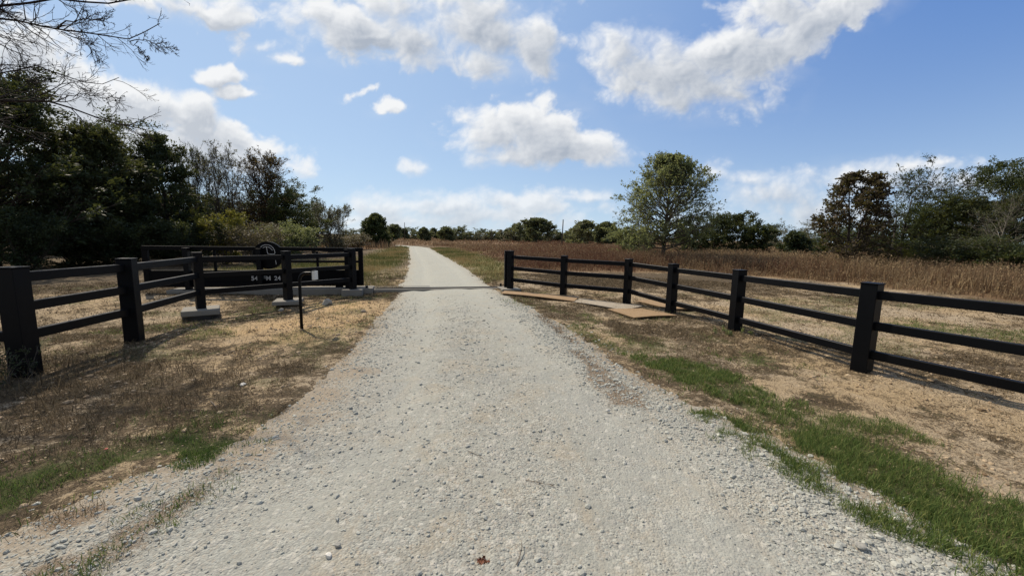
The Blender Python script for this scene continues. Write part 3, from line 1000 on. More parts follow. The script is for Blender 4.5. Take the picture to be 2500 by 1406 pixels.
def leaves(mb, rng, C, size, aspect, tint, axis=None, flat=.3):
    N = len(C)
    if axis is None:
        a = rng.normal(size=(N, 3))
    else:
        a = axis + rng.normal(0, .45, (N, 3))
    a /= np.linalg.norm(a, axis=1, keepdims=True) + 1e-9
    nrm = rng.normal(size=(N, 3)) + np.array([0, 0, flat * 2])
    b = np.cross(nrm, a); b /= np.linalg.norm(b, axis=1, keepdims=True) + 1e-9
    s = size[:, None]
    V = np.stack([C - a * s * aspect * .5, C + b * s * .5, C + a * s * aspect * .5, C - b * s * .5], 1)
    mb.add(V.reshape(-1, 3), np.arange(N)[:, None] * 4 + np.array([[0, 1, 2, 3]]), None, np.repeat(tint, 4))


def build_tall_grass():
    rng = np.random.default_rng(21)
    mb = MB()

    def patch(N, xr, yr, hs, ws, seed_head, pw=1.0):
        x = rng.uniform(*xr, N); y = yr[0] + rng.random(N) ** pw * (yr[1] - yr[0])
        x = x * 1.0
        f = soft(sdist(x, y, FIELD) + (fbm(x / 1.2, y / 1.2, 0, 3) - .5) * 1.6, .9)
        clump = np.clip((fbm(x / .55, y / .55, 3, 3) - .3) * 3, .15, 1)
        m = (rng.random(N) < f * clump) & (np.abs(x) < 1.42 * y + 3)
        x, y = x[m], y[m]
        hvar = .6 + .8 * fbm(x / 2.2, y / 2.2, 4, 3)
        edge = np.clip((sdist(x, y, FIELD) + 2.2 * (fbm(x / 1.4, y / 1.4, 2, 3) - .5)) / 2.2, .25, 1)
        h = rng.uniform(.5, 1.0, len(x)) * hvar * edge * hs * np.clip(.62 + x / 22, .62, 1)
        dist = np.hypot(x, y)
        red = np.exp(-((x / (y + 1e-6) - .12) / .22) ** 2)
        tint = np.clip(rng.normal(.62, .22, len(x)) - .45 * red + (fbm(x / 3, y / 3, 1, 3) - .5) * .9, 0, 1)
        w = np.maximum(.006, dist * ws) * rng.uniform(.7, 1.4, len(x))
        lean = rng.uniform(.03, .5, len(x)) + .35 * (rng.random(len(x)) < .18)
        blades(mb, rng, x, y, ground_z(x, y), h, w, np.minimum(lean, .9), tint, .8)
        if seed_head:
            for rep_ in range(2):
                k = rng.random(len(x)) < .6
                n = k.sum()
                off = lean[k] * h[k] * .4
                a = rng.uniform(0, 6.28, n)
                xx, yy, hh = x[k] + np.cos(a) * off + rng.normal(0, .04, n), y[k] + np.sin(a) * off + rng.normal(0, .04, n), h[k]
                c = np.stack([xx, yy, ground_z(xx, yy) + hh * rng.uniform(.55, .97, n)], -1)
                leaves(mb, rng, c, np.maximum(.022, dist[k] * .0016) * rng.uniform(.5, 1.3, n), 1.8, np.clip(tint[k] + rng.normal(.12, .2, n), 0, 1), None, 0)
    patch(150000, (-2, 34), (5.5, 30), 1.12, .0009, True)
    patch(80000, (-14, 60), (26, 75), 1.0, .0010, True, 1.4)
    patch(40000, (-50, 110), (70, 240), 1.0, .0011, False, 1.5)
    tag(mb.build('tall_grass', M['tall']), 'tall brown and reddish prairie grass filling the field', None, None, 'stuff')
    mb = MB()
    N = 26000
    x = rng.uniform(-60, -14, N); y = rng.uniform(33, 92, N)
    m = rng.random(N) < soft(sdist(x, y, SCRUB), 2)
    x, y = x[m], y[m]
    h = rng.uniform(.4, 1.1, len(x)) * (.7 + .9 * fbm(x / 4, y / 4, 2, 3))
    blades(mb, rng, x, y, ground_z(x, y), h, y * .0012, rng.uniform(.05, .5, len(x)), np.clip(rng.normal(.55, .25, len(x)), 0, 1), .8)
    tag(mb.build('scrub_grass', M['tall']), 'rough brown scrub growing left of the far road', None, None, 'stuff')


build_tall_grass()

# ------------------------------------------------------------------ trees
def rot_away(rng, D, ang):
    """directions at angle ang from D, round a random side"""
    r = rng.normal(size=D.shape)
    p = r - (r * D).sum(1, keepdims=True) * D
    p /= np.linalg.norm(p, axis=1, keepdims=True) + 1e-9
    a = np.asarray(ang).reshape(-1, 1)
    return D * np.cos(a) + p * np.sin(a)


def grow(rng, S, D, L, r, nseg, gnarl, trop, taper=.25):
    B = len(S)
    P = np.zeros((B, nseg + 1, 3)); P[:, 0] = S
    DD = np.zeros_like(P); d = D.copy(); DD[:, 0] = d
    trop = np.asarray(trop, float)
    for j in range(nseg):
        d = d + rng.normal(0, gnarl, (B, 3)) + trop
        d /= np.linalg.norm(d, axis=1, keepdims=True) + 1e-9
        P[:, j + 1] = P[:, j] + d * (L / nseg)[:, None]
        DD[:, j + 1] = d
    R = r[:, None] * (1 - (1 - taper) * np.linspace(0, 1, nseg + 1)[None])
    return P, R, DD


def spawn(rng, P, R, DD, L, n, t0, t1, ang, lf, rf=.55, minr=.003):
    B, m, _ = P.shape
    t = rng.uniform(t0, t1, (B, n))
    f = t * (m - 1); i = np.minimum(f.astype(int), m - 2); fr = (f - i)[..., None]
    b = np.arange(B)[:, None]
    S = P[b, i] * (1 - fr) + P[b, i + 1] * fr
    D = DD[b, i + 1]
    rr = (R[b, i] * (1 - fr[..., 0]) + R[b, i + 1] * fr[..., 0]) * rf
    LL = L[:, None] * lf * (1.15 - .65 * t) * rng.uniform(.7, 1.3, (B, n))
    S = S.reshape(-1, 3); D = D.reshape(-1, 3)
    return S, rot_away(rng, D, rng.uniform(ang[0], ang[1], len(S))), LL.ravel(), np.maximum(rr.ravel(), minr)


SHAPES = {
    'egg': lambda t: np.sqrt(np.clip(1 - ((t - .26) / .78) ** 2, .02, 1)),
    'cone': lambda t: np.clip((1 - t), 0, 1) ** .75 * .95 + .05,
    'oval': lambda t: np.sqrt(np.clip(1 - ((t - .42) / .62) ** 2, .02, 1)),
    'round': lambda t: np.sqrt(np.clip(1 - ((t - .55) / .56) ** 2, .03, 1)),
    'wide': lambda t: np.sqrt(np.clip(1 - ((t - .6) / .52) ** 2, .03, 1)),
}


def make_tree(seed, H, rad, shape='round', base=.15, stems=1, splay=.12, n1=34, n2=7, n3=5, ang=(.9, 1.3), ang_top=.45,
              up=.03, gnarl=.10, r0=None, nleaf=9000, lsize=.05, laspect=1.6, sig=.09, leaf_lv=2, lean=(0, 0), twig_k=3, fromt=0.0, bias=None, minr=.003, env=None, flatsig=1.0):
    """returns (wood MB, leaf MB) with the base at the origin"""
    rng = np.random.default_rng(seed)
    r0 = r0 or H * .018
    wood, leaf = MB(), MB()
    a = np.arange(stems) * 6.283 / stems + rng.uniform(0, 6)
    sp = splay * rng.uniform(.5, 1.3, stems) if stems > 1 else np.full(1, .02)
    D = np.stack([np.cos(a) * sp + lean[0], np.sin(a) * sp + lean[1], np.ones(stems)], -1)
    D /= np.linalg.norm(D, axis=1, keepdims=True)
    S = np.stack([np.cos(a) * r0 * 1.1 * (stems > 1), np.sin(a) * r0 * 1.1 * (stems > 1), np.full(stems, -.1)], -1)
    L = np.full(stems, H) * (rng.uniform(.82, 1.0, stems) if stems > 1 else 1) / D[:, 2]
    P, R, DD = grow(rng, S, D, L, np.full(stems, r0 if stems == 1 else r0 * .75), 10, gnarl * .35, (lean[0] * .12, lean[1] * .12, 0), .10)
    wood.tubes(P, R, 7)
    # limbs
    n = max(1, n1 // stems)
    t = (np.linspace(base, .98, n)[None] + rng.uniform(-.02, .02, (stems, n)))
    t = np.clip(base + (t - base) ** 1.0, .02, .985)
    f = t * 10; i = np.minimum(f.astype(int), 9); fr = (f - i)[..., None]
    b = np.arange(stems)[:, None]
    S1 = (P[b, i] * (1 - fr) + P[b, i + 1] * fr).reshape(-1, 3)
    rr = (R[b, i] * (1 - fr[..., 0]) + R[b, i + 1] * fr[..., 0]).ravel() * .5
    tt = t.ravel()
    az = np.arange(len(tt)) * 2.39996 + rng.uniform(-.5, .5, len(tt))
    u = np.clip((tt - base) / (1 - base), 0, 1)
    elv = (rng.uniform(ang[0], ang[1], len(tt)) * (1 - u) + ang_top * u)
    D1 = np.stack([np.cos(az) * np.sin(elv), np.sin(az) * np.sin(elv), np.cos(elv)], -1)
    if bias is not None:
        D1 = D1 + np.array(bias)
        D1 /= np.linalg.norm(D1, axis=1, keepdims=True)
    L1 = rad * SHAPES[shape](u) * rng.uniform(.72, 1.18, len(tt)) / np.clip(np.sin(elv), .55, 1)
    if stems > 1:
        L1 *= .7
    if env is not None:
        # limbs run out to an egg shaped envelope
        q = np.array([1 / rad, 1 / rad, 1 / (env[1] * H)])
        p0 = (S1 - np.array([0, 0, env[0] * H])) * q; dd = D1 * q
        A_, B_, C_ = (dd * dd).sum(1), (p0 * dd).sum(1), (p0 * p0).sum(1) - 1
        L1 = np.clip((-B_ + np.sqrt(np.maximum(B_ * B_ - A_ * C_, .01))) / A_, .25, rad * 1.6) * rng.uniform(.78, .98, len(tt))
    P1, R1, D1 = grow(rng, S1, D1, L1, np.maximum(rr, .008), 6, gnarl, (0, 0, up), .2)
    wood.tubes(P1, R1, 5, cap=False)
    S2, d2, L2, r2 = spawn(rng, P1, R1, D1, L1, n2, .2 + fromt, 1.0, (.45, 1.0), .45, .55, minr)
    P2, R2, D2 = grow(rng, S2, d2, L2, r2, 4, gnarl * 1.1, (0, 0, up * 1.2), .3)
    wood.tubes(P2, R2, 4, cap=False)
    lv = {1: (P1, D1), 2: (P2, D2)}
    if n3:
        S3, d3, L3, r3 = spawn(rng, P2, R2, D2, L2, n3, .15, 1.0, (.4, .95), .5, .6, minr * .8)
        P3, R3, D3 = grow(rng, S3, d3, L3, r3, 3, gnarl * 1.2, (0, 0, up * 1.4), .5)
        wood.tubes(P3, R3, twig_k, cap=False)
        lv[3] = (P3, D3)
    if nleaf:
        PP = np.concatenate([lv[k][0][:, 1:].reshape(-1, 3) for k in lv if k >= leaf_lv])
        DP = np.concatenate([lv[k][1][:, 1:].reshape(-1, 3) for k in lv if k >= leaf_lv])
        # clumped: some twigs carry much more than others
        wgt = rng.gamma(1.2, 1.0, len(PP)); wgt /= wgt.sum()
        k = rng.choice(len(PP), nleaf, p=wgt)
        C = PP[k] + rng.normal(0, sig, (nleaf, 3)) * np.array([1, 1, flatsig])
        if env is not None:
            e = (C - np.array([0, 0, env[0] * H])) / np.array([rad, rad, env[1] * H])
            k2 = np.linalg.norm(e, axis=1) < 1.06 + rng.normal(0, .05, nleaf)
            C, k = C[k2], k[k2]; nleaf = len(k)
        tint = np.clip(rng.normal(.45, .2, nleaf) + np.repeat(rng.normal(0, .18, len(PP))[None], 1, 0)[0][k], 0, 1)
        leaves(leaf, rng, C, lsize * rng.uniform(.6, 1.4, nleaf), laspect, tint, DP[k])
    # bring the grown tree to the wanted height and crown radius
    PT = np.concatenate([lv[k][0].reshape(-1, 3) for k in lv])
    kz = H / np.percentile(PT[:, 2], 99.6)
    c = np.median(PT[:, :2], axis=0)
    kr = np.clip(rad / np.percentile(np.linalg.norm(PT[:, :2] - c, axis=1), 97), .5, 1.7)
    for mbx in (wood, leaf):
        mbx.v = [v * np.array([kr, kr, kz]) for v in mbx.v]
    return wood, leaf


def plant(name, label, cat, x, y, built, wood_mat, leaf_m, group=None, rz=0.0, trunk='trunk', sink=0.0):
    wood, leaf = built
    z = float(ground_z(np.array([x]), np.array([y]))[0]) - sink
    r = empty(name, (x, y, z), rz)
    tag(r, label, cat, group)
    if wood.n:
        wood.build(trunk, M[wood_mat], r, True)
    if leaf.n:
        leaf.build('crown', M[leaf_m], r)
    return r


def at(px, Y):
    return (px - 1250) / FPX * Y * 1.0


CEDAR = dict(shape='cone', base=.04, n1=70, n2=8, n3=4, ang=(1.2, 1.5), ang_top=.35, up=.05, gnarl=.09, laspect=2.6, sig=.07)
OAK = dict(shape='round', base=.18, n1=36, n2=8, n3=5, ang=(.95, 1.35), ang_top=.35, up=.03, gnarl=.16, laspect=1.5, sig=.10)
BARE = dict(shape='oval', base=.22, stems=4, splay=.22, n1=52, n2=9, n3=7, minr=.011, ang=(.6, .9), ang_top=.3, up=.10, gnarl=.13, laspect=1.4, sig=.06)

W = 'trees of the dark wood behind the gate'
plant('evergreen_tree', 'huge dark evergreen tree towering at the left end of the wood', 'tree', at(-15, 17), 17,
      make_tree(1, 8.1, 4.1, nleaf=70000, lsize=.055, **{**CEDAR, 'n1': 95, 'n2': 9}), 'darkbark', 'cedar', W)
plant('evergreen_tree', 'dark olive evergreen just right of the huge evergreen at the left', 'tree', at(215, 19), 19,
      make_tree(2, 6.3, 2.7, nleaf=36000, lsize=.055, **CEDAR), 'darkbark', 'cedar2', W)
plant('oak_tree', 'tall loose crowned tree showing brownish leaves above the gate\'s left end', 'tree', at(330, 23), 23,
      make_tree(3, 7.8, 2.2, nleaf=15000, lsize=.07, **{**OAK, 'base': .2}), 'darkbark', 'oak', W)
plant('evergreen_tree', 'pointed dark evergreen between the loose crowned tree and the bare trees', 'tree', at(415, 22), 22,
      make_tree(4, 6.7, 2.0, nleaf=30000, lsize=.055, **CEDAR), 'darkbark', 'cedar', W)
plant('evergreen_tree', 'low dark evergreen filling the wood under the loose crowned tree', 'tree', at(300, 20.5), 20.5,
      make_tree(5, 4.6, 2.2, nleaf=26000, lsize=.055, **CEDAR), 'darkbark', 'cedar', W)
plant('bare_tree', 'half bare tree with fine upright twigs beside the pointed evergreen', 'tree', at(505, 27), 27,
      make_tree(6, 7.2, 2.0, nleaf=5000, lsize=.06, **BARE), 'darkbark', 'oak', W)
plant('bare_tree', 'spreading half bare tree with forked grey limbs over the yellow bush', 'tree', at(560, 26), 26,
      make_tree(7, 7.0, 2.3, nleaf=4200, lsize=.06, **{**BARE, 'stems': 5, 'splay': .3}), 'darkbark', 'grey', W)
plant('bare_tree', 'thin tree with rusty leaves clinging round its stem, tallest near the gate disc', 'tree', at(635, 28), 28,
      make_tree(8, 7.3, 1.9, nleaf=5200, lsize=.065, **{**BARE, 'stems': 2, 'splay': .12}), 'darkbark', 'rusty', W)
plant('oak_tree', 'dark green rounded tree sloping down at the right end of the wood', 'tree', at(690, 30), 30,
      make_tree(9, 5.7, 2.7, nleaf=32000, lsize=.085, **{**OAK, 'base': .1}), 'darkbark', 'oak', W)
plant('oak_tree', 'lower dark green tree leaning off the rounded tree towards the road', 'tree', at(722, 31), 31,
      make_tree(10, 4.3, 2.3, nleaf=20000, lsize=.085, **{**OAK, 'base': .06}), 'darkbark', 'oak', W)
plant('leafy_shrub', 'grey green airy shrub at the foot of the wood\'s right end', 'shrub', at(765, 34), 34,
      make_tree(11, 4.2, 1.5, nleaf=5200, lsize=.07, **{**BARE, 'base': .08}), 'bark', 'grey', W)
plant('leafy_shrub', 'silvery airy shrub standing last of the wood next to the open sky', 'shrub', at(806, 36), 36,
      make_tree(12, 4.3, 1.9, nleaf=6500, lsize=.075, **{**BARE, 'base': .06, 'splay': .3}), 'bark', 'grey', W)
plant('yellow_bush', 'yellow green bush in front of the dark wood left of the gate disc', 'bush', at(548, 21), 21,
      make_tree(13, 2.75, 1.3, shape='oval', base=.05, stems=6, splay=.4, n1=48, n2=6, n3=4, ang=(.5, .9), ang_top=.3, up=.08, nleaf=9000, lsize=.05, laspect=2.4, sig=.06), 'bark', 'yellow', None, 0, 'stems')
plant('brush_bush', 'grey brown twiggy brush behind the gate disc', 'bush', at(628, 20.5), 20.5,
      make_tree(14, 2.2, 1.5, shape='oval', base=.03, stems=8, splay=.5, n1=64, n2=7, n3=5, ang=(.5, .9), ang_top=.3, up=.08, nleaf=5500, lsize=.045, laspect=2.2, sig=.07), 'bark', 'brush', None, 0, 'stems')
plant('green_bush', 'olive green bush right of the gate disc at the wood\'s foot', 'bush', at(705, 24), 24,
      make_tree(15, 2.3, 1.6, shape='oval', base=.03, stems=6, splay=.5, n1=54, n2=7, n3=4, ang=(.5, .9), ang_top=.3, up=.08, nleaf=8500, lsize=.055, laspect=2.0, sig=.08), 'bark', 'green', None, 0, 'stems')
for i, (px, Y, h, lab) in enumerate([(60, 15.5, 2.4, 'dark shrub under the huge evergreen at the left edge'), (180, 18, 2.2, 'dark shrub below the olive evergreen'),
                                     (280, 18.5, 2.0, 'dark shrub left of the gate\'s far left end'), (385, 20, 2.3, 'dark shrub just behind the gate\'s top left corner'),
                                     (470, 20, 2.2, 'dark shrub between the gate\'s left part and the yellow bush')]):
    plant('dark_shrub', lab, 'shrub', at(px, Y), Y,
          make_tree(30 + i, h, 1.5, shape='oval', base=.03, stems=5, splay=.5, n1=45, n2=7, n3=4, ang=(.6, 1.1), ang_top=.3, up=.05, nleaf=12000, lsize=.055, laspect=2.0, sig=.09), 'darkbark', 'cedar2' if i % 2 else 'cedar', 'dark shrubs along the foot of the wood', 0, 'stems')
# the wood's deeper rows close the gaps between the front trees
deep = [make_tree(40 + i, 5.0, 2.9, nleaf=24000, lsize=.10, **{**OAK, 'base': .05}) for i in range(2)]
BK = 'dark trees deep in the wood'
deepo = []
for i, (px, Y, sc) in enumerate([(-60, 24, 1.15), (90, 27, 1.2), (200, 28, 1.1), (310, 30, .95), (400, 31, .98), (470, 32, .98), (540, 33, .92), (610, 34, .85), (670, 35, .78), (720, 36, .62), (-260, 21, 1.2), (-420, 25, 1.3), (-560, 20, 1.2), (-760, 22, 1.3), (-980, 20, 1.2)]):
    if i < 2:
        r = plant('wood_tree', 'dark tree deep in the wood behind the front row', 'tree', at(px, Y), Y, deep[i], 'darkbark', 'oak', BK)
        deepo.append(r)
    else:
        s = deepo[i % 2]
        r = s.copy(); COL.objects.link(r)
        r.location = (at(px, Y), Y, 0)
        for ch in list(s.children):
            c = ch.copy(); COL.objects.link(c); c.parent = r
    r.scale = (sc, sc, sc); r.rotation_euler[2] = i * 1.3

# right of the field
plant('oval_tree', 'lone airy oval green tree standing in the tall grass right of the road', 'tree', at(1616, 28), 28,
      make_tree(50, 7.4, 3.35, shape='oval', base=.17, n1=110, n2=10, n3=7, minr=.006, ang=(1.25, 1.6), ang_top=.15, up=.02, gnarl=.06, nleaf=32000, lsize=.072, laspect=1.7, sig=.06, r0=.15, env=(.49, .52)), 'bark', 'green')
plant('bronze_tree', 'reddish bronze leaved tree with two stems standing in the tall grass', 'tree', at(2072, 22.5), 22.5,
      make_tree(51, 5.5, 2.0, shape='oval', base=.17, stems=2, splay=.05, n1=56, n2=9, n3=5, ang=(1.3, 1.6), ang_top=.35, up=.005, gnarl=.10, nleaf=12000, lsize=.085, laspect=1.6, sig=.09, r0=.13, env=(.36, .64), flatsig=.45), 'darkbark', 'bronze')
plant('windswept_tree', 'half bare windswept tree reaching over right behind the bronze tree', 'tree', at(2178, 26), 26,
      make_tree(52, 6.9, 3.3, shape='wide', base=.34, stems=3, splay=.14, n1=40, n2=9, n3=6, minr=.012, ang=(.7, 1.0), ang_top=.5, up=.02, gnarl=.13, nleaf=6500, lsize=.07, laspect=2.2, sig=.06, lean=(.20, 0), bias=(.55, 0, .25), r0=.19), 'darkbark', 'oak')
RT = 'trees along the right side of the field'
plant('evergreen_tree', 'broad dark green tree right of the windswept tree', 'tree', at(2275, 24), 24,
      make_tree(53, 4.2, 2.7, nleaf=26000, lsize=.075, **{**OAK, 'base': .05}), 'darkbark', 'oak', RT)
plant('evergreen_tree', 'olive green tree between the broad dark tree and the frame\'s right edge', 'tree', at(2385, 22.5), 22.5,
      make_tree(54, 4.7, 2.4, nleaf=28000, lsize=.07, **{**CEDAR, 'shape': 'oval'}), 'darkbark', 'cedar2', RT)
plant('evergreen_tree', 'tall loose topped dark tree cut by the right edge of the picture', 'tree', at(2490, 21.5), 21.5,
      make_tree(55, 6.3, 2.2, nleaf=24000, lsize=.07, **{**OAK, 'base': .06, 'shape': 'oval'}), 'darkbark', 'oak', RT)
plant('evergreen_tree', 'dark tree beyond the right edge behind the long fence', 'tree', at(2640, 20), 20,
      make_tree(56, 6.0, 2.6, nleaf=20000, lsize=.07, **CEDAR), 'darkbark', 'cedar', RT)
plant('pale_tree', 'bare pale stemmed tree in front of the dark trees at the far right', 'tree', at(2435, 18.5), 18.5,
      make_tree(57, 4.2, 1.9, shape='cone', base=.12, n1=34, n2=8, n3=5, ang=(1.0, 1.3), ang_top=.4, up=.03, gnarl=.1, nleaf=2500, lsize=.04, laspect=1.8, sig=.05, r0=.045), 'palebark', 'cedar2')
plant('low_evergreen', 'low olive shrub at the grass edge under the pale stemmed tree', 'shrub', at(2330, 20), 20,
      make_tree(58, 2.1, 2.0, shape='oval', base=.03, stems=6, splay=.6, n1=54, n2=7, n3=4, ang=(.7, 1.2), ang_top=.3, up=.03, nleaf=13000, lsize=.055, laspect=2.2, sig=.1), 'darkbark', 'cedar2', None, 0, 'stems')
plant('low_evergreen', 'low dark shrub at the grass edge by the frame\'s right border', 'shrub', at(2470, 18), 18,
      make_tree(59, 2.0, 2.0, shape='oval', base=.03, stems=6, splay=.6, n1=54, n2=7, n3=4, ang=(.7, 1.2), ang_top=.3, up=.03, nleaf=14000, lsize=.055, laspect=2.2, sig=.1), 'darkbark', 'oak', None, 0, 'stems')
plant('yellow_bush', 'yellowish green bush low in the grass right of the bronze tree', 'bush', at(2215, 21), 21,
      make_tree(60, 1.5, 1.2, shape='oval', base=.03, stems=6, splay=.6, n1=40, n2=6, n3=4, ang=(.6, 1.1), ang_top=.3, up=.03, nleaf=6000, lsize=.05, laspect=2.2, sig=.09), 'bark', 'yellow', None, 0, 'stems')
for (px, Y, h, rd, lm, lab, sh) in [
    (1540, 40, 3.0, 2.4, 'green', 'low mid green shrub behind the left side of the oval tree', 'oval'),
    (1690, 42, 3.3, 2.3, 'oak', 'dark green tree close behind the right side of the oval tree', 'round'),
    (1735, 43, 4.4, 2.0, 'oak', 'tallest dark tree of the clump right of the oval tree', 'oval'),
    (1790, 44, 4.7, 2.2, 'cedar2', 'dark olive tree in the middle of the clump right of the oval tree', 'oval'),
    (1845, 41, 3.5, 1.9, 'oak', 'rounded dark tree ending the clump right of the oval tree', 'round'),
    (1937, 36, 2.5, 1.35, 'cedar', 'small dark evergreen alone in front of the grey brush', 'cone'),
    (1905, 56, 4.5, 3.0, 'grey', 'grey hazy half bare tree left of the small evergreen', 'oval'),
    (1985, 54, 4.3, 3.0, 'grey', 'grey hazy half bare tree between the small evergreen and the bronze tree', 'oval'),
    (2120, 34, 3.6, 2.6, 'oak', 'dark tree behind the bronze tree\'s right side', 'round'),
    (2030, 40, 3.4, 2.6, 'oak', 'dark tree behind the bronze tree\'s left side', 'round'),
    (2210, 33, 3.6, 2.8, 'oak', 'dark tree behind the windswept tree\'s stems', 'round'),
    (2330, 31, 3.9, 2.8, 'oak', 'dark tree in the second row at the far right', 'round'),
]:
    plant('field_tree', lab, 'tree', at(px, Y), Y,
          make_tree(int(px), h, rd, shape=sh, base=.06, n1=34, n2=6, n3=4, ang=(1.0, 1.4), ang_top=.35, up=.04, gnarl=.13, nleaf=14000 if lm != 'grey' else 6000, lsize=.11, laspect=1.6, sig=.12), 'darkbark' if lm != 'grey' else 'bark', lm, 'trees behind the tall grass')

# far trees one can tell apart
for (px, Y, h, rd, lm, lab, sh, bs) in [
    (1307, 125, 7.7, 5.9, 'hazydark', 'broad dark oak rising over the far tree line', 'round', .04),
    (1262, 140, 6.6, 4.4, 'hazy', 'pale green tree touching the left side of the broad oak', 'oval', .04),
    (1425, 85, 5.4, 3.6, 'hazy', 'feathery yellow green tree right of the thin pole', 'oval', .05),
    (1477, 80, 4.8, 2.7, 'hazydark', 'dark tree between the feathery tree and the oval tree', 'oval', .03),
    (1398, 110, 4.4, 3.0, 'hazy', 'small pale tree close beside the thin pole', 'round', .04),
    (960, 105, 4.3, 2.6, 'hazydark', 'dark tree peeping out right of the conical tree', 'round', .05),
    (1035, 120, 3.9, 2.0, 'hazydark', 'small dark conical tree at the left of the far tree line', 'cone', .03),
    (1088, 125, 4.1, 2.8, 'hazydark', 'dark green rounded tree in the left half of the far tree line', 'round', .03),
]:
    plant('far_tree', lab, 'tree', at(px, Y), Y,
          make_tree(int(px) + 900, h, rd, shape=sh, base=bs, n1=44, n2=7, n3=3, ang=(1.0, 1.4), ang_top=.35, up=.03, gnarl=.13, env=(.45, .55) if sh != 'cone' else (.3, .7), nleaf=20000 if lm == 'hazydark' and px > 1200 else 7000, lsize=.11 if Y < 70 else .26, laspect=1.5, sig=.16 if Y > 70 else .09), 'darkbark', lm)
plant('conical_tree', 'dense dark conical tree beside the road\'s left verge', 'tree', at(917, 54), 54,
      make_tree(916, 4.35, 1.9, nleaf=22000, lsize=.10, env=(.24, .76), **{**CEDAR, 'shape': 'egg', 'sig': .10}), 'darkbark', 'oak')
FG = 'small trees of the far tree line'
protos = []
specs = [('hazydark', 'round', 4.6, 3.6), ('hazy', 'oval', 4.2, 3.4), ('hazydark', 'cone', 4.4, 2.4), ('grey', 'oval', 3.8, 3.8)]
rngf = random.Random(5)
i = 0
px = 930
while px < 1540:
    Y = rngf.uniform(140, 195)
    sc = rngf.uniform(.75, 1.15)
    k = i % 4 if i < 4 else rngf.randrange(4)
    if i < 4:
        lm, sh, h, rd = specs[i]
        r = plant('line_tree', 'small hazy tree in the far tree line beyond the field', 'tree', at(px, Y), Y,
                  make_tree(700 + i, h, rd, shape=sh, base=.04, n1=28, n2=5, n3=3, ang=(1.0, 1.4), ang_top=.35, nleaf=3000, lsize=.34, laspect=1.4, sig=.22), 'darkbark', lm, FG)
        protos.append(r)
    else:
        s = protos[k]
        r = s.copy(); COL.objects.link(r); r.location = (at(px, Y), Y, 0)
        for ch in list(s.children):
            c = ch.copy(); COL.objects.link(c); c.parent = r
    r.scale = (sc, sc, sc); r.rotation_euler[2] = rngf.uniform(0, 6)
    px += rngf.uniform(9, 19)
    i += 1
for (px, Y, sc) in [(845, 170, .8), (868, 180, .9), (1560, 120, .8), (1870, 90, .8), (1650, 100, .8), (1950, 90, .85), (2040, 80, .8)]:
    s = protos[int(px) % 4]
    r = s.copy(); COL.objects.link(r); r.location = (at(px, Y), Y, 0); r.scale = (sc, sc, sc)
    for ch in list(s.children):
        c = ch.copy(); COL.objects.link(c); c.parent = r
plant('scrub_bush', 'low brown scrub bush left of the dense conical tree', 'bush', at(862, 44), 44,
      make_tree(90, 1.7, 2.2, shape='oval', base=.03, stems=7, splay=.8, n1=49, n2=6, n3=4, ang=(.6, 1.1), ang_top=.3, up=.03, nleaf=7000, lsize=.08, laspect=2.2, sig=.12), 'bark', 'brush', None, 0, 'stems')
plant('scrub_bush', 'low brown scrub bush at the foot of the silvery shrub', 'bush', at(815, 38), 38,
      make_tree(91, 1.6, 1.9, shape='oval', base=.03, stems=7, splay=.8, n1=49, n2=6, n3=4, ang=(.6, 1.1), ang_top=.3, up=.03, nleaf=6000, lsize=.08, laspect=2.2, sig=.12), 'bark', 'brush', None, 0, 'stems')


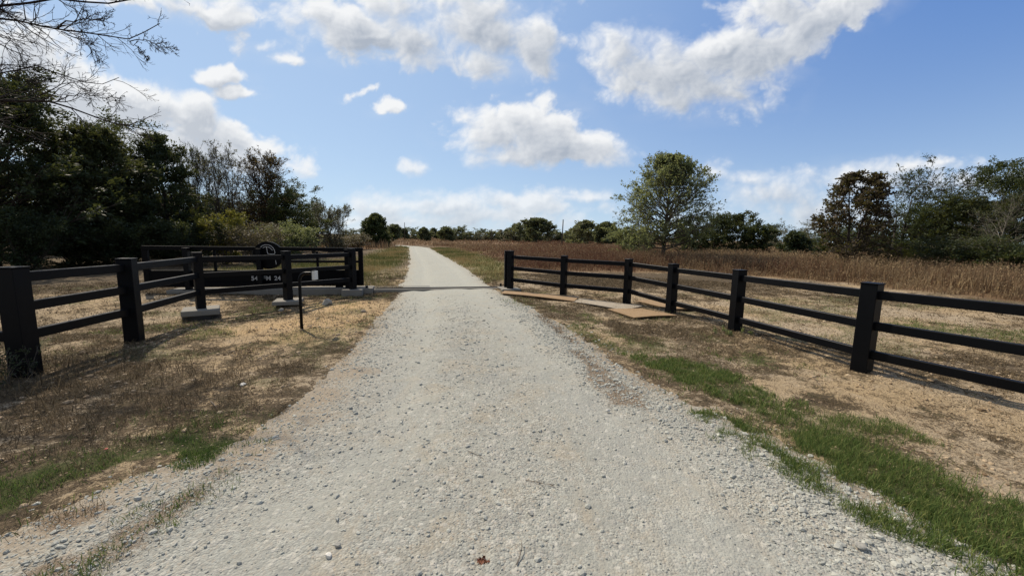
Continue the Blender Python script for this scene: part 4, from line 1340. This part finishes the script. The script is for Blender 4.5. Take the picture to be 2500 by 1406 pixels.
def bare_overhang():
    """the bare tree out of frame at the left; its limbs reach into the picture"""
    rng = np.random.default_rng(77)
    base = np.array([-11.4, 6.6, 0.0])
    wood = MB()
    tr = np.array([[0, 0, -.1], [.1, 0, 1.2], [.15, .05, 2.4], [.3, .1, 3.8], [.5, .1, 5.2], [.9, .0, 6.6], [1.5, -.1, 8.0]])
    wood.tubes(tr[None], np.array([[.22, .18, .16, .14, .11, .08, .03]]), 8)

    def P(px, py, Y):
        u, v = px_uv(px, py)
        return np.array([u * Y, Y, EYE + v * Y]) - base
    limbs = [
        ([P(-150, 30, 6.9), P(0, 12, 7.0), P(60, 10, 7.1), P(110, -2, 7.2), P(180, 2, 7.3), P(240, 8, 7.4), P(290, 10, 7.5), P(345, -8, 7.6), P(420, -30, 7.7)], .032, tr[5]),
        ([P(-150, 30, 7.0), P(0, 46, 7.1), P(60, 58, 7.2), P(135, 72, 7.3), P(180, 76, 7.35), P(240, 86, 7.4), P(312, 100, 7.5), P(340, 88, 7.5), P(365, 68, 7.5), P(390, 58, 7.5)], .026, tr[4]),
        ([P(312, 100, 7.5), P(335, 115, 7.55), P(352, 138, 7.6), P(362, 148, 7.6)], .007, None),
        ([P(312, 100, 7.5), P(350, 98, 7.55), P(390, 108, 7.6), P(410, 118, 7.6), P(435, 120, 7.7)], .008, None),
        ([P(140, 72, 7.3), P(165, 56, 7.3), P(200, 48, 7.2), P(240, 50, 7.2), P(275, 38, 7.2)], .012, None),
        ([P(150, 78, 7.35), P(185, 92, 7.4), P(215, 112, 7.4), P(235, 128, 7.4), P(248, 152, 7.4)], .010, None),
        ([P(-120, 10, 7.0), P(0, 20, 7.1), P(50, 45, 7.1), P(110, 62, 7.2), P(140, 75, 7.3)], .012, tr[5]),
        ([P(-120, 190, 6.6), P(0, 180, 6.8), P(35, 176, 6.9), P(55, 158, 6.9), P(75, 155, 7.0), P(110, 172, 7.1), P(160, 186, 7.2), P(205, 200, 7.3), P(245, 206, 7.3), P(290, 190, 7.3)], .020, tr[3]),
        ([P(-140, 260, 7.2), P(0, 250, 7.6), P(60, 246, 7.7), P(105, 246, 7.8), P(140, 250, 7.9), P(180, 265, 8.0), P(220, 280, 8.1), P(265, 295, 8.2), P(310, 308, 8.3), P(345, 312, 8.3), P(365, 330, 8.3), P(375, 348, 8.3)], .034, tr[3]),
        ([P(140, 248, 7.9), P(165, 235, 7.9), P(205, 228, 7.9), P(250, 240, 7.9), P(300, 252, 7.9)], .010, None),
        ([P(-60, 140, 6.9), P(0, 152, 7.0), P(40, 190, 7.1), P(95, 205, 7.2), P(150, 214, 7.2), P(158, 205, 7.2)], .010, tr[4]),
        ([P(0, 66, 7.0), P(20, 85, 7.0), P(35, 110, 7.0), P(60, 150, 7.0), P(90, 175, 7.0)], .008, tr[4]),
        ([P(60, -60, 7.0), P(150, -50, 7.0), P(250, -40, 7.0), P(360, -60, 7.2), P(470, -80, 7.4)], .03, tr[6]),  # unseen limb above the view, added to shade the left foreground
    ]
    allP = []; allR = []; allD = []; allL = []
    for pts, r, root in limbs:
        pts = np.array(pts)
        if root is not None:
            pts = np.vstack([root, pts])
        # resample to 12 rows
        seg = np.r_[0, np.cumsum(np.linalg.norm(np.diff(pts, axis=0), axis=1))]
        s = np.linspace(0, seg[-1], 16)
        q = np.stack([np.interp(s, seg, pts[:, k]) for k in range(3)], -1)
        q[1:-1] += rng.normal(0, .012, (14, 3))
        allP.append(q); allR.append(np.linspace(r, r * .22, 16)); allL.append(seg[-1])
        d = np.gradient(q, axis=0); allD.append(d / np.linalg.norm(d, axis=1, keepdims=True))
    P1, R1, D1, L1 = np.array(allP), np.array(allR), np.array(allD), np.array(allL)
    trunk = wood
    br = MB()
    br.tubes(P1, R1, 6)
    LL = np.minimum(L1, 2.6)
    S, d, L, r = spawn(rng, P1, R1, D1, LL, 17, .25, 1.0, (.45, 1.0), .36, .6, .0045)
    P2, R2, D2 = grow(rng, S, d, L, r, 5, .16, (.02, 0, .03), .4)
    br.tubes(P2, R2, 4, cap=False)
    S, d, L, r = spawn(rng, P2, R2, D2, L, 6, .1, 1.0, (.45, 1.0), .42, .65, .0034)
    P3, R3, D3 = grow(rng, S, d, L, r, 3, .18, (0, 0, .04), .6)
    br.tubes(P3, R3, 3, cap=False)
    S, d, L, r = spawn(rng, P3, R3, D3, L, 2, .2, 1.0, (.4, .9), .42, .7, .003)
    P4, R4, D4 = grow(rng, S, d, L, r, 2, .18, (0, 0, .04), .7)
    br.tubes(P4, R4, 3, cap=False)
    k = rng.choice(len(P4), 160)
    leaves(br, rng, P4[k, -1], rng.uniform(.008, .018, 160), 1.5, np.full(160, .5))
    o = empty('bare_tree', tuple(base))
    tag(o, 'bare winter tree whose thin dark branches hang into the upper left sky', 'tree')
    trunk.build('trunk', M['blackbark'], o, True)
    br.build('branches', M['blackbark'], o, True)


bare_overhang()

# ------------------------------------------------------------------ fences, gate and what stands by them
def fence(label, posts, footings, tops):
    """posts: (x, y, base z, side, height); three rails between neighbours"""
    root = empty('ranch_fence', (posts[0][0], posts[0][1], posts[0][2]))
    tag(root, label, 'fence', None)
    o0 = np.array(root.location)
    pts = np.array([p[:3] for p in posts])
    for i, (x, y, z, a, h) in enumerate(posts):
        # posts stand square to the run that starts at them
        j = min(i, len(posts) - 2)
        d = pts[j + 1] - pts[j]
        mb = MB()
        foot = footings.get(i)
        mb.box(np.array([x, y, z + h / 2 - (.0 if foot else .05)]) - o0, (a, a, h + (0 if foot else .10)), (d[0], d[1], 0))
        po = mb.build('post', M['paint'], root)
        mb = MB()
        mb.box(np.array([x, y, z + h + .008]) - o0, (a + .014, a + .014, .016), (d[0], d[1], 0), bev=.004)
        mb.build('cap', M['paint'], po)
        if foot:
            sx, sy, th, ang, under = foot
            mb = MB()
            mb.box(np.array([x, y, z - th / 2 + .002]) - o0, (sx, sy, th), (math.cos(ang), math.sin(ang), 0), bev=.012)
            mb.build('footing', M['concrete'], po)
            if under:
                k = 20
                aa = np.arange(k) * 2 * np.pi / k
                mb = MB()
                mb.tubes(np.array([[[x, y, z - th - under], [x, y, z - th - .002]]]) - o0, np.full((1, 2), sx * .52), k)
                mb.build('form_tube', M['darkform'], po)
    for i in range(len(posts) - 1):
        A, B = pts[i], pts[i + 1]
        d = (B - A)[:2]; d /= np.linalg.norm(d)
        for q in range(3):
            a = A + np.array([d[0] * posts[i][3] * .46, d[1] * posts[i][3] * .46, tops[i][q] - .057])
            b = B + np.array([-d[0] * posts[i + 1][3] * .46, -d[1] * posts[i + 1][3] * .46, tops[i + 1][q] - .057])
            mb = MB()
            mb.beam(a - o0, b - o0, .075, .114, bev=.008)
            mb.build('rail', M['paint'], root)
    return root


Hh = 1.22
PW = .188
fence('black three rail fence on the left, from the dark near post to the gate',
      [(-8.1, 4.25, .05, PW, Hh), (-5.66, 4.47, .05, PW, Hh), (-5.85, 6.01, .06, PW, Hh), (-6.88, 8.66, .03, .165, Hh), (-5.70, 10.0, .03, .165, Hh), (-4.85, 12.0, .055, .17, Hh)],
      {3: (.66, .66, .12, math.radians(35), .12), 4: (.62, .62, .10, math.radians(20), 0), 5: (.58, .5, .26, math.radians(13), 0)},
      [(1.17, .81, .48), (1.17, .825, .49), (1.15, .82, .48), (1.14, .785, .415), (1.14, .787, .43), (1.10, .73, .35)])
fence('black three rail fence on the right, curving from the road towards the viewer',
      [(-.06, 12.92, .04, .165, Hh), (1.56, 11.97, -.05, .165, Hh), (3.20, 10.93, -.06, .165, Hh), (3.94, 9.70, -.10, PW, Hh), (4.51, 7.86, -.085, PW, Hh), (4.86, 5.33, -.045, PW, Hh), (6.0, 3.0, -.03, PW, Hh), (7.2, .6, -.03, PW, Hh)],
      {0: (.62, .5, .10, math.radians(13), 0)},
      [(1.085, .72, .345), (1.145, .765, .385), (1.145, .775, .40), (1.14, .75, .335), (1.13, .715, .30), (1.135, .715, .32), (1.13, .71, .31), (1.13, .71, .31)])

G0 = np.array([-4.85, 12.42, 0.0])
GD = np.array([.974, .225, 0.0])
GN = np.array([.225, -.974, 0.0])       # towards the viewer
ga = math.atan2(.225, .974)


def gate():
    root = empty('sliding_gate', tuple(G0), ga)
    tag(root, 'long black sliding gate rolled open on the left, with round emblem and address panel', 'gate')

    def bar(name, a, b, w, h, parent=root):
        mb = MB(); mb.beam(a, b, w, h)
        return mb.build(name, M['gatepaint'], parent)
    # local x along the gate, y away from the viewer
    bar('top_rail', (-5.67, 0, 1.235), (.17, 0, 1.235), .10, .115)
    bar('bottom_rail', (-5.67, 0, .185), (.17, 0, .185), .12, .125)
    bar('middle_rail', (-5.52, .003, .865), (.03, .003, .865), .06, .07)
    for x in (-5.60, .10):
        mb = MB(); mb.box((x, 0, .712), (.14, .096, .926)); mb.build('stile', M['gatepaint'], root)
    for x in (-3.9, -1.15):
        mb = MB(); mb.box((x, .006, .715), (.07, .05, .30)); mb.box((x, .006, 1.035), (.07, .05, .27)); mb.build('strut', M['gatepaint'], root)
    mb = MB(); mb.box((-2.745, .0, .415), (5.54, .05, .335))
    pan = mb.build('panel', M['gatepaint'], root)
    mb = MB(); mb.box((-2.745, .0, .592), (5.54, .07, .018)); mb.build('panel_trim', M['gatepaint'], pan)

    def text(body, x):
        c = bpy.data.curves.new('lettering', 'FONT')
        c.body = body; c.size = .178; c.extrude = .003; c.offset = .0035
        o = bpy.data.objects.new('lettering', c); COL.objects.link(o)
        o.location = (x, -.031, .302); o.rotation_euler = (math.radians(90), 0, 0); o.parent = pan
        bpy.context.view_layer.update()
        me = bpy.data.meshes.new_from_object(o.evaluated_get(bpy.context.evaluated_depsgraph_get()))
        me.materials.clear(); me.materials.append(M['letters'])
        m2 = bpy.data.objects.new('lettering', me); COL.objects.link(m2)
        m2.location = o.location; m2.rotation_euler = o.rotation_euler; m2.parent = pan
        bpy.data.objects.remove(o)
        m2.name = 'lettering'
    text('54', -2.98); text('FM', -2.675); text('24', -2.365)
    # round emblem plate
    k = 64
    mb = MB()
    aa = np.arange(k) * 2 * np.pi / k
    ring = np.stack([np.cos(aa) * .405, np.zeros(k), np.sin(aa) * .405], -1)
    c = np.array([-2.49, 0, 1.045])
    V = np.concatenate([ring + c + [0, -.06, 0], ring + c + [0, .06, 0], [c + [0, -.06, 0]], [c + [0, .06, 0]]])
    i = np.arange(k); j = (i + 1) % k
    mb.add(V, np.stack([i, i + k, j + k, j], -1), np.concatenate([np.stack([i, j, np.full(k, 2 * k)], -1), np.stack([j + k, i + k, np.full(k, 2 * k + 1)], -1)]))
    disc = mb.build('emblem_disc', M['gatepaint'], root)
    z = .00165

    def line(pts, r=.011):
        P = np.array([[-2.49 + (a - 976) * z, -.063, 1.045 - (b - 328) * z] for a, b in pts])
        seg = np.r_[0, np.cumsum(np.linalg.norm(np.diff(P, axis=0), axis=1))]
        s = np.linspace(0, seg[-1], 24)
        Q = np.stack([np.interp(s, seg, P[:, q]) for q in range(3)], -1)
        em.tubes(Q[None], np.full((1, 24), r * .8), 6)
    em = MB()
    line([(868, 188), (885, 165), (915, 148), (960, 138), (1005, 143), (1045, 165), (1078, 205), (1093, 250), (1096, 288), (1086, 302), (1040, 305), (985, 302), (972, 285), (968, 230), (964, 178)])
    line([(905, 196), (930, 180), (965, 174), (1000, 182), (1030, 203), (1058, 236)])
    line([(1098, 415), (1102, 450), (1106, 492)])
    line([(858, 415), (862, 450), (866, 492)])  # highlight of the guide post's edge, drawn as a pale line on the disc
    em.build('emblem', M['letters'], disc)
    # rollers under the bottom rail
    for x in (-3.3, -.55):
        mb = MB(); mb.box((x, 0, .092), (.22, .06, .055)); rb = mb.build('roller', M['gatepaint'], root)


gate()


def at_gate(s, n, z):
    p = G0 + GD * s + GN * n
    return (float(p[0]), float(p[1]), z)


for s, lab in ((-4.535, 'black gate guide post at the left third of the gate'), (-2.69, 'black gate guide post standing before the round emblem'), (-.28, 'black gate guide post just left of the fence\'s last post')):
    r = empty('guide_post', at_gate(s, .15, .05), ga)
    tag(r, lab, 'post', 'guide posts of the sliding gate')
    mb = MB(); mb.box((0, 0, .59), (.125, .17, 1.18)); mb.build('post', M['paint'], r)
    mb = MB(); mb.box((0, .0, 1.19), (.14, .185, .02), bev=.004); mb.build('cap', M['paint'], r)
    mb = MB(); mb.box((0, 0, .007), (.24, .26, .014), bev=.004); mb.build('base_plate', M['paint'], r)

# gate foundation beam, the track across the road
r = empty('foundation_beam', at_gate(-4.84, 0, 0), ga)
tag(r, 'long grey concrete beam that carries the gate rail', 'foundation')
mb = MB(); mb.box((2.55, .02, -.09), (5.5, .62, .30), bev=.012); mb.build('beam', M['concrete'], r)
mb = MB(); mb.box((3.6, .0, .066), (7.2 - .3, .05, .012), bev=.003); mb.build('rail', M['steel'], r)
mb = MB(); mb.box((7.46, .02, -.118), (4.3, .40, .24), bev=.012); mb.build('road_sill', M['concrete'], r)
mb = MB(); mb.box((7.45, .0, .020), (4.2, .05, .030), bev=.003); mb.build('road_rail', M['steel'], r)
r = empty('rail_stop', at_gate(.28, .2, -.1), ga)
tag(r, 'small black steel stop at the beam end beside the fence\'s last left post', 'stop')
mb = MB(); mb.box((0, 0, .10), (.07, .09, .26)); mb.box((0, .06, .20), (.05, .05, .05)); mb.build('bracket', M['paint'], r)
r = empty('rail_stop', at_gate(4.58, -.0, .0), ga)
tag(r, 'small black rail stop on the road\'s right side by the concrete pad', 'stop')
mb = MB(); mb.box((0, 0, .07), (.06, .06, .14)); mb.build('bracket', M['paint'], r)
# catch post beside the right end post
r = empty('catch_post', (-.20, 13.22, .04), ga)
tag(r, 'black gate catch post close behind the right fence\'s first post', 'post')
mb = MB(); mb.box((0, 0, .6), (.13, .13, 1.2)); mb.build('post', M['paint'], r)
mb = MB(); mb.box((0, 0, 1.208), (.145, .145, .016), bev=.004); mb.build('cap', M['paint'], r)
mb = MB(); mb.box((-.05, 0, -.035), (.42, .4, .07), bev=.01); mb.build('footing', M['concrete'], r)


def keypad_stand():
    r = empty('keypad_stand', (-3.84, 7.12, -.03))
    tag(r, 'slim black gooseneck stand with a pale keypad beside the gravel', 'stand')
    n = 26
    P = [(0, 0, -.08), (.0, 0, .5), (.005, 0, .90)]
    for k in range(1, 12):
        a = k / 11 * math.pi / 2
        P.append((.005 + .12 * (1 - math.cos(a)), 0, .90 + .135 * math.sin(a)))
    P += [(.20, 0, 1.037), (.27, 0, 1.037)]
    P = np.array(P, float)
    mb = MB(); mb.tubes(P[None], np.full((1, len(P)), .027), 14)
    mb.build('gooseneck', M['paint'], r, True)
    mb = MB(); mb.box((.283, 0, 1.005), (.03, .13, .17), bev=.008); hd = mb.build('keypad_box', M['paint'], r)
    mb = MB(); mb.box((.306, 0, 1.0), (.012, .12, .155), bev=.004); mb.box((.290, -.071, 1.0), (.044, .012, .155), bev=.003); mb.build('keypad', M['white'], hd)


keypad_stand()


def board_mat(name, a, b):
    m, t, out = new_mat(name)
    tc = t.n('ShaderNodeTexCoord').outputs['Object']
    n1 = t.noise(tc, 3.0, 5, .6)
    n2 = t.noise(tc, 45, 3, .7)
    vo = t.n('ShaderNodeTexVoronoi', ins={'Vector': tc, 'Scale': 28.0})
    sp = t.n('ShaderNodeSeparateColor', ins={0: vo.outputs['Color']})
    c = t.mix(t.m('ADD', t.m('MULTIPLY', n1, .5), t.m('MULTIPLY', sp.outputs[0], .45)), a, b)
    c = t.mix(t.m('MULTIPLY', t.step(n2, .55, .75), .35), c, tuple(q * .55 for q in a))
    p = t.n('ShaderNodeBsdfPrincipled', ins={'Base Color': c, 'Roughness': .85, 'Specular IOR Level': .2})
    bp = t.n('ShaderNodeBump', ins={'Strength': .3, 'Distance': .004, 'Height': n2})
    t.put(p.inputs['Normal'], bp.outputs[0])
    t.put(out.inputs[0], p.outputs[0])
    return m


BO = board_mat('chipboard', (.235, .155, .082), (.37, .26, .155))
BG = board_mat('grey_chipboard', (.27, .23, .175), (.42, .37, .29))  # greyer and paler than the orange sheets


def board(label, corners, zoff, mat):
    """a flat sheet lying on the ground: four corners, 18 mm thick, slightly warped"""
    c = np.array(corners, float)
    n = 9
    u = np.linspace(0, 1, n)
    U, V = np.meshgrid(u, u)
    P = (c[0] * (1 - U)[..., None] + c[1] * U[..., None]) * (1 - V)[..., None] + (c[3] * (1 - U)[..., None] + c[2] * U[..., None]) * V[..., None]
    ctr = c.mean(0)
    zc = ground_z(c[:, 0], c[:, 1])
    z = (zc[0] * (1 - U) + zc[1] * U) * (1 - V) + (zc[3] * (1 - U) + zc[2] * U) * V + zoff + .02 * np.sin(U * 3) * (V)
    mb = MB()
    i = (np.arange(n - 1)[:, None] * n + np.arange(n - 1)[None]).ravel()
    q = np.stack([i, i + 1, i + n + 1, i + n], -1)
    top = np.stack([P[..., 0] - ctr[0], P[..., 1] - ctr[1], z], -1).reshape(-1, 3)
    bot = top - [0, 0, .02]
    loop = list(range(n)) + [k * n + n - 1 for k in range(1, n)] + [n * n - 1 - k for k in range(1, n)] + [k * n for k in range(n - 2, 0, -1)]
    N = n * n
    side = [[loop[k], loop[(k + 1) % len(loop)], loop[(k + 1) % len(loop)] + N, loop[k] + N] for k in range(len(loop))]
    mb.add(np.concatenate([top, bot]), np.concatenate([q[:, ::-1], q + N, np.array(side)]))
    o = mb.build('wood_sheet', mat)
    o.location = (ctr[0], ctr[1], 0)
    tag(o, label, 'sheet', 'wooden sheets lying under the right fence')


board('orange brown wooden sheet nearest the road, long and narrow', [(-.23, 12.45), (2.02, 11.75), (1.72, 10.80), (-.33, 11.9)], .05, BO)
board('grey wooden sheet between the orange ones', [(2.0, 11.45), (3.50, 10.45), (2.78, 9.72), (1.66, 10.82)], .035, BG)
board('orange wooden sheet in front of the fence\'s fourth post', [(2.40, 9.80), (3.30, 10.02), (3.90, 9.15), (2.76, 8.78)], .045, BO)
board('orange wooden sheet lying behind the fence\'s fourth post', [(3.52, 11.2), (4.35, 11.55), (4.70, 9.90), (4.05, 9.98)], .05, BO)


def lump(name, label, cat, x, y, size, mat, seed, flat=.6, group=None):
    rng = np.random.default_rng(seed)
    mb = MB()
    # twice subdivided icosahedron with noise
    V = ICO_V.copy(); F = ICO_F.copy()
    for _ in range(2):
        mid = {}; nf = []; V = list(V)
        for a, b, c in F:
            ids = []
            for p, q in ((a, b), (b, c), (c, a)):
                k = (min(p, q), max(p, q))
                if k not in mid:
                    m_ = (V[p] + V[q]) / 2; V.append(m_ / np.linalg.norm(m_)); mid[k] = len(V) - 1
                ids.append(mid[k])
            nf += [(a, ids[0], ids[2]), (b, ids[1], ids[0]), (c, ids[2], ids[1]), tuple(ids)]
        F = np.array(nf); V = np.array(V)
    pl = rng.normal(size=(9, 3)); pl /= np.linalg.norm(pl, axis=1, keepdims=True)
    for p in pl:
        d = V @ p
        V = V - np.maximum(d - rng.uniform(.55, .85), 0)[:, None] * p
    V = V * (1 + rng.normal(0, .03, (len(V), 1))) * np.array([1, .75, flat]) * size
    mb.add(V, None, F)
    o = mb.build(name, mat)
    g = max(float(ground_z(np.array([x]), np.array([y]))[0]) + float(micro(np.array([x]), np.array([y]))[0]), float(road_z(np.array([x]), np.array([y]))[0]) if road_d(np.array([x]), np.array([y]))[0] > 0 else -9)
    o.location = (x, y, g + size * flat * .45)
    o.rotation_euler[2] = rng.uniform(0, 6)
    return tag(o, label, cat, group)


lump('rock', 'grey chunk of rubble between the left fence and the concrete beam', 'rock', -4.75, 10.05, .17, M['rock'], 1, .7)
lump('stone', 'white stone lying on the road\'s right wheel rut', 'stone', .99, 3.82, .022, M['limestone'], 2, .8)
lump('stone', 'rounded grey stone on the gravel at the lower left of the road', 'stone', -.94, 2.0, .022, M['rock'], 3, .8)
lump('stone', 'pale stone beside the rounded grey stone at the lower left', 'stone', -.96, 1.93, .022, M['limestone'], 4, .7)
lump('stone', 'grey stone half sunk in the middle of the road', 'stone', .14, 2.29, .026, M['rock'], 5, .35)
lump('stone', 'dull stone at the foot of the concrete pad under the left fence', 'stone', -5.52, 9.35, .07, M['rock'], 6, .7)
lump('stone', 'flat white stone among the dead grass left of the road', 'stone', -3.03, 4.32, .05, M['limestone'], 7, .3)
lump('stone', 'pale stone in the green strip at the lower right', 'stone', 2.43, 2.28, .03, M['limestone'], 8, .7)
lump('stone', 'tan stone at the edge of the lower right gravel', 'stone', 2.0, 2.05, .028, M['rock'], 9, .7)
lump('clod', 'dark clod of soil on the sand right of the keypad stand', 'clod', -3.45, 9.1, .10, M['twig'], 10, .45)
o = lump('scrap', 'small bright pink scrap in the grass left of the road', 'scrap', -3.19, 2.95, .016, M['pink'], 11, .5)


def twig(label, x, y, ang, L, bits, mat='twig', name='twig', rad=.003):
    rng = np.random.default_rng(int(abs(x) * 1000 + abs(y) * 77))
    z = max(float(road_z(np.array([x]), np.array([y]))[0]), float(ground_z(np.array([x]), np.array([y]))[0])) + .006
    mb = MB()
    D = np.array([[math.cos(ang), math.sin(ang), 0.03]])
    P, R, DD = grow(rng, np.zeros((1, 3)), D, np.array([L]), np.array([rad]), 7, .10, (0, 0, -.005), .4)
    P[..., 2] = np.abs(P[..., 2]) * .4
    mb.tubes(P, R, 5)
    if bits:
        S, d, Lc, r = spawn(rng, P, R, DD, np.array([L]), bits, .3, 1, (.5, 1.0), .35, .7, .0015)
        d[:, 2] = np.abs(d[:, 2]) * .3
        P2, R2, _ = grow(rng, S, d, Lc, r, 3, .15, (0, 0, 0), .5)
        mb.tubes(P2, R2, 4)
    o = mb.build(name, M[mat], None, True)
    o.location = (x, y, z)
    return tag(o, label, 'twig')


twig('thin straight twig lying on the gravel left of the road\'s middle', -.33, 2.98, -.35, .17, 0)
twig('bent twig near the bottom edge of the picture', .05, 1.88, 1.15, .15, 0, rad=.0035)
twig('dark branched sprig on the bare patch of road', .12, 2.62, -.25, .20, 9)
twig('pale crooked stick on the soil left of the road', -3.05, 3.86, -.6, .25, 2, rad=.006)
twig('thin dead stalk on the sand left of the near right fence post', 3.72, 4.55, 1.0, .35, 6)
twig('dark stick on the sand below the near right rail', 4.35, 4.2, -.5, .4, 4)

# red dead leaf clump
rng = np.random.default_rng(5)
mb = MB()
n = 26
C = np.stack([rng.normal(0, .028, n), rng.normal(0, .018, n), rng.uniform(.004, .02, n)], -1)
leaves(mb, rng, C, rng.uniform(.012, .022, n), 2.2, rng.random(n), None, 1.0)
o = mb.build('dead_leaf', M['redleaf'])
o.scale = (.7, .7, .7)
o.location = (-.13, 1.92, float(road_z(np.array([-.13]), np.array([1.92]))[0]))
tag(o, 'rust red scrap of dead leaf on the gravel near the bottom edge', 'leaf')


def weed(label, x, y, h, n, seed, leafm, ls=.03):
    rng = np.random.default_rng(seed)
    S = np.stack([rng.normal(0, .12, n), rng.normal(0, .12, n), np.full(n, -.03)], -1)
    a = rng.uniform(0, 6.28, n); s = rng.uniform(.1, .7, n)
    D = np.stack([np.cos(a) * s, np.sin(a) * s, np.ones(n)], -1); D /= np.linalg.norm(D, axis=1, keepdims=True)
    L = h * rng.uniform(.5, 1.1, n)
    P, R, DD = grow(rng, S, D, L, np.full(n, .004), 6, .12, (0, 0, -.03), .4)
    w, lf = MB(), MB()
    w.tubes(P, R, 4)
    S2, d2, L2, r2 = spawn(rng, P, R, DD, L, 7, .2, 1, (.5, 1.1), .3, .6, .0018)
    P2, R2, D2 = grow(rng, S2, d2, L2, r2, 3, .15, (0, 0, -.02), .5)
    w.tubes(P2, R2, 3)
    k = rng.choice(len(P2) * 3, len(P2) * 4)
    C = P2[:, 1:].reshape(-1, 3)[k] + rng.normal(0, .015, (len(k), 3))
    leaves(lf, rng, C, ls * rng.uniform(.5, 1.3, len(k)), 1.7, rng.random(len(k)), D2[:, 1:].reshape(-1, 3)[k])
    plant('weed', label, 'plant', x, y, (w, lf), 'bark', leafm, None, 0, 'stems')


weed('dark twiggy weed growing round the foot of the near left fence post', -5.5, 4.15, .6, 20, 1, 'cedar', .016)
weed('dark twiggy weed at the left edge below the fence', -5.95, 4.2, .55, 18, 2, 'cedar', .016)
weed('small green weed at the foot of the right fence\'s fifth post', 4.2, 7.5, .15, 10, 3, 'green', .025)

# poles and cable
def pole(label, px, Y, h, r, lean=0.0):
    x = at(px, Y)
    root = empty('utility_pole', (x, Y, float(ground_z(np.array([x]), np.array([Y]))[0])))
    tag(root, label, 'pole')
    mb = MB(); mb.tubes(np.array([[[0, 0, -.3], [lean * .5, 0, h * .5], [lean, 0, h]]]), np.array([[r, r * .9, r * .75]]), 8)
    mb.build('shaft', M['pole'], root, True)
    return root


pole('tall thin dark pole standing in the field before the far trees', 1369, 70, 4.95, .11, .1)
pole('slim far pole right of the conical tree', 988, 120, 5.4, .10)
pole('slim far pole against the pale far trees', 1198, 110, 3.7, .09)

mb = MB()
s = np.linspace(0, 1, 14)[:, None]
a, b = np.array([20.6, 22.5, 4.85]), np.array([42.0, 21.5, 6.0])
Pl = a * (1 - s) + b * s; Pl[:, 2] -= .25 * (1 - (2 * s[:, 0] - 1) ** 2)
mb.tubes(Pl[None], np.full((1, 14), .009), 5)
o = mb.build('power_line', M['wire'], None, True)
tag(o, 'thin pale overhead cable passing before the trees at the right', 'cable')
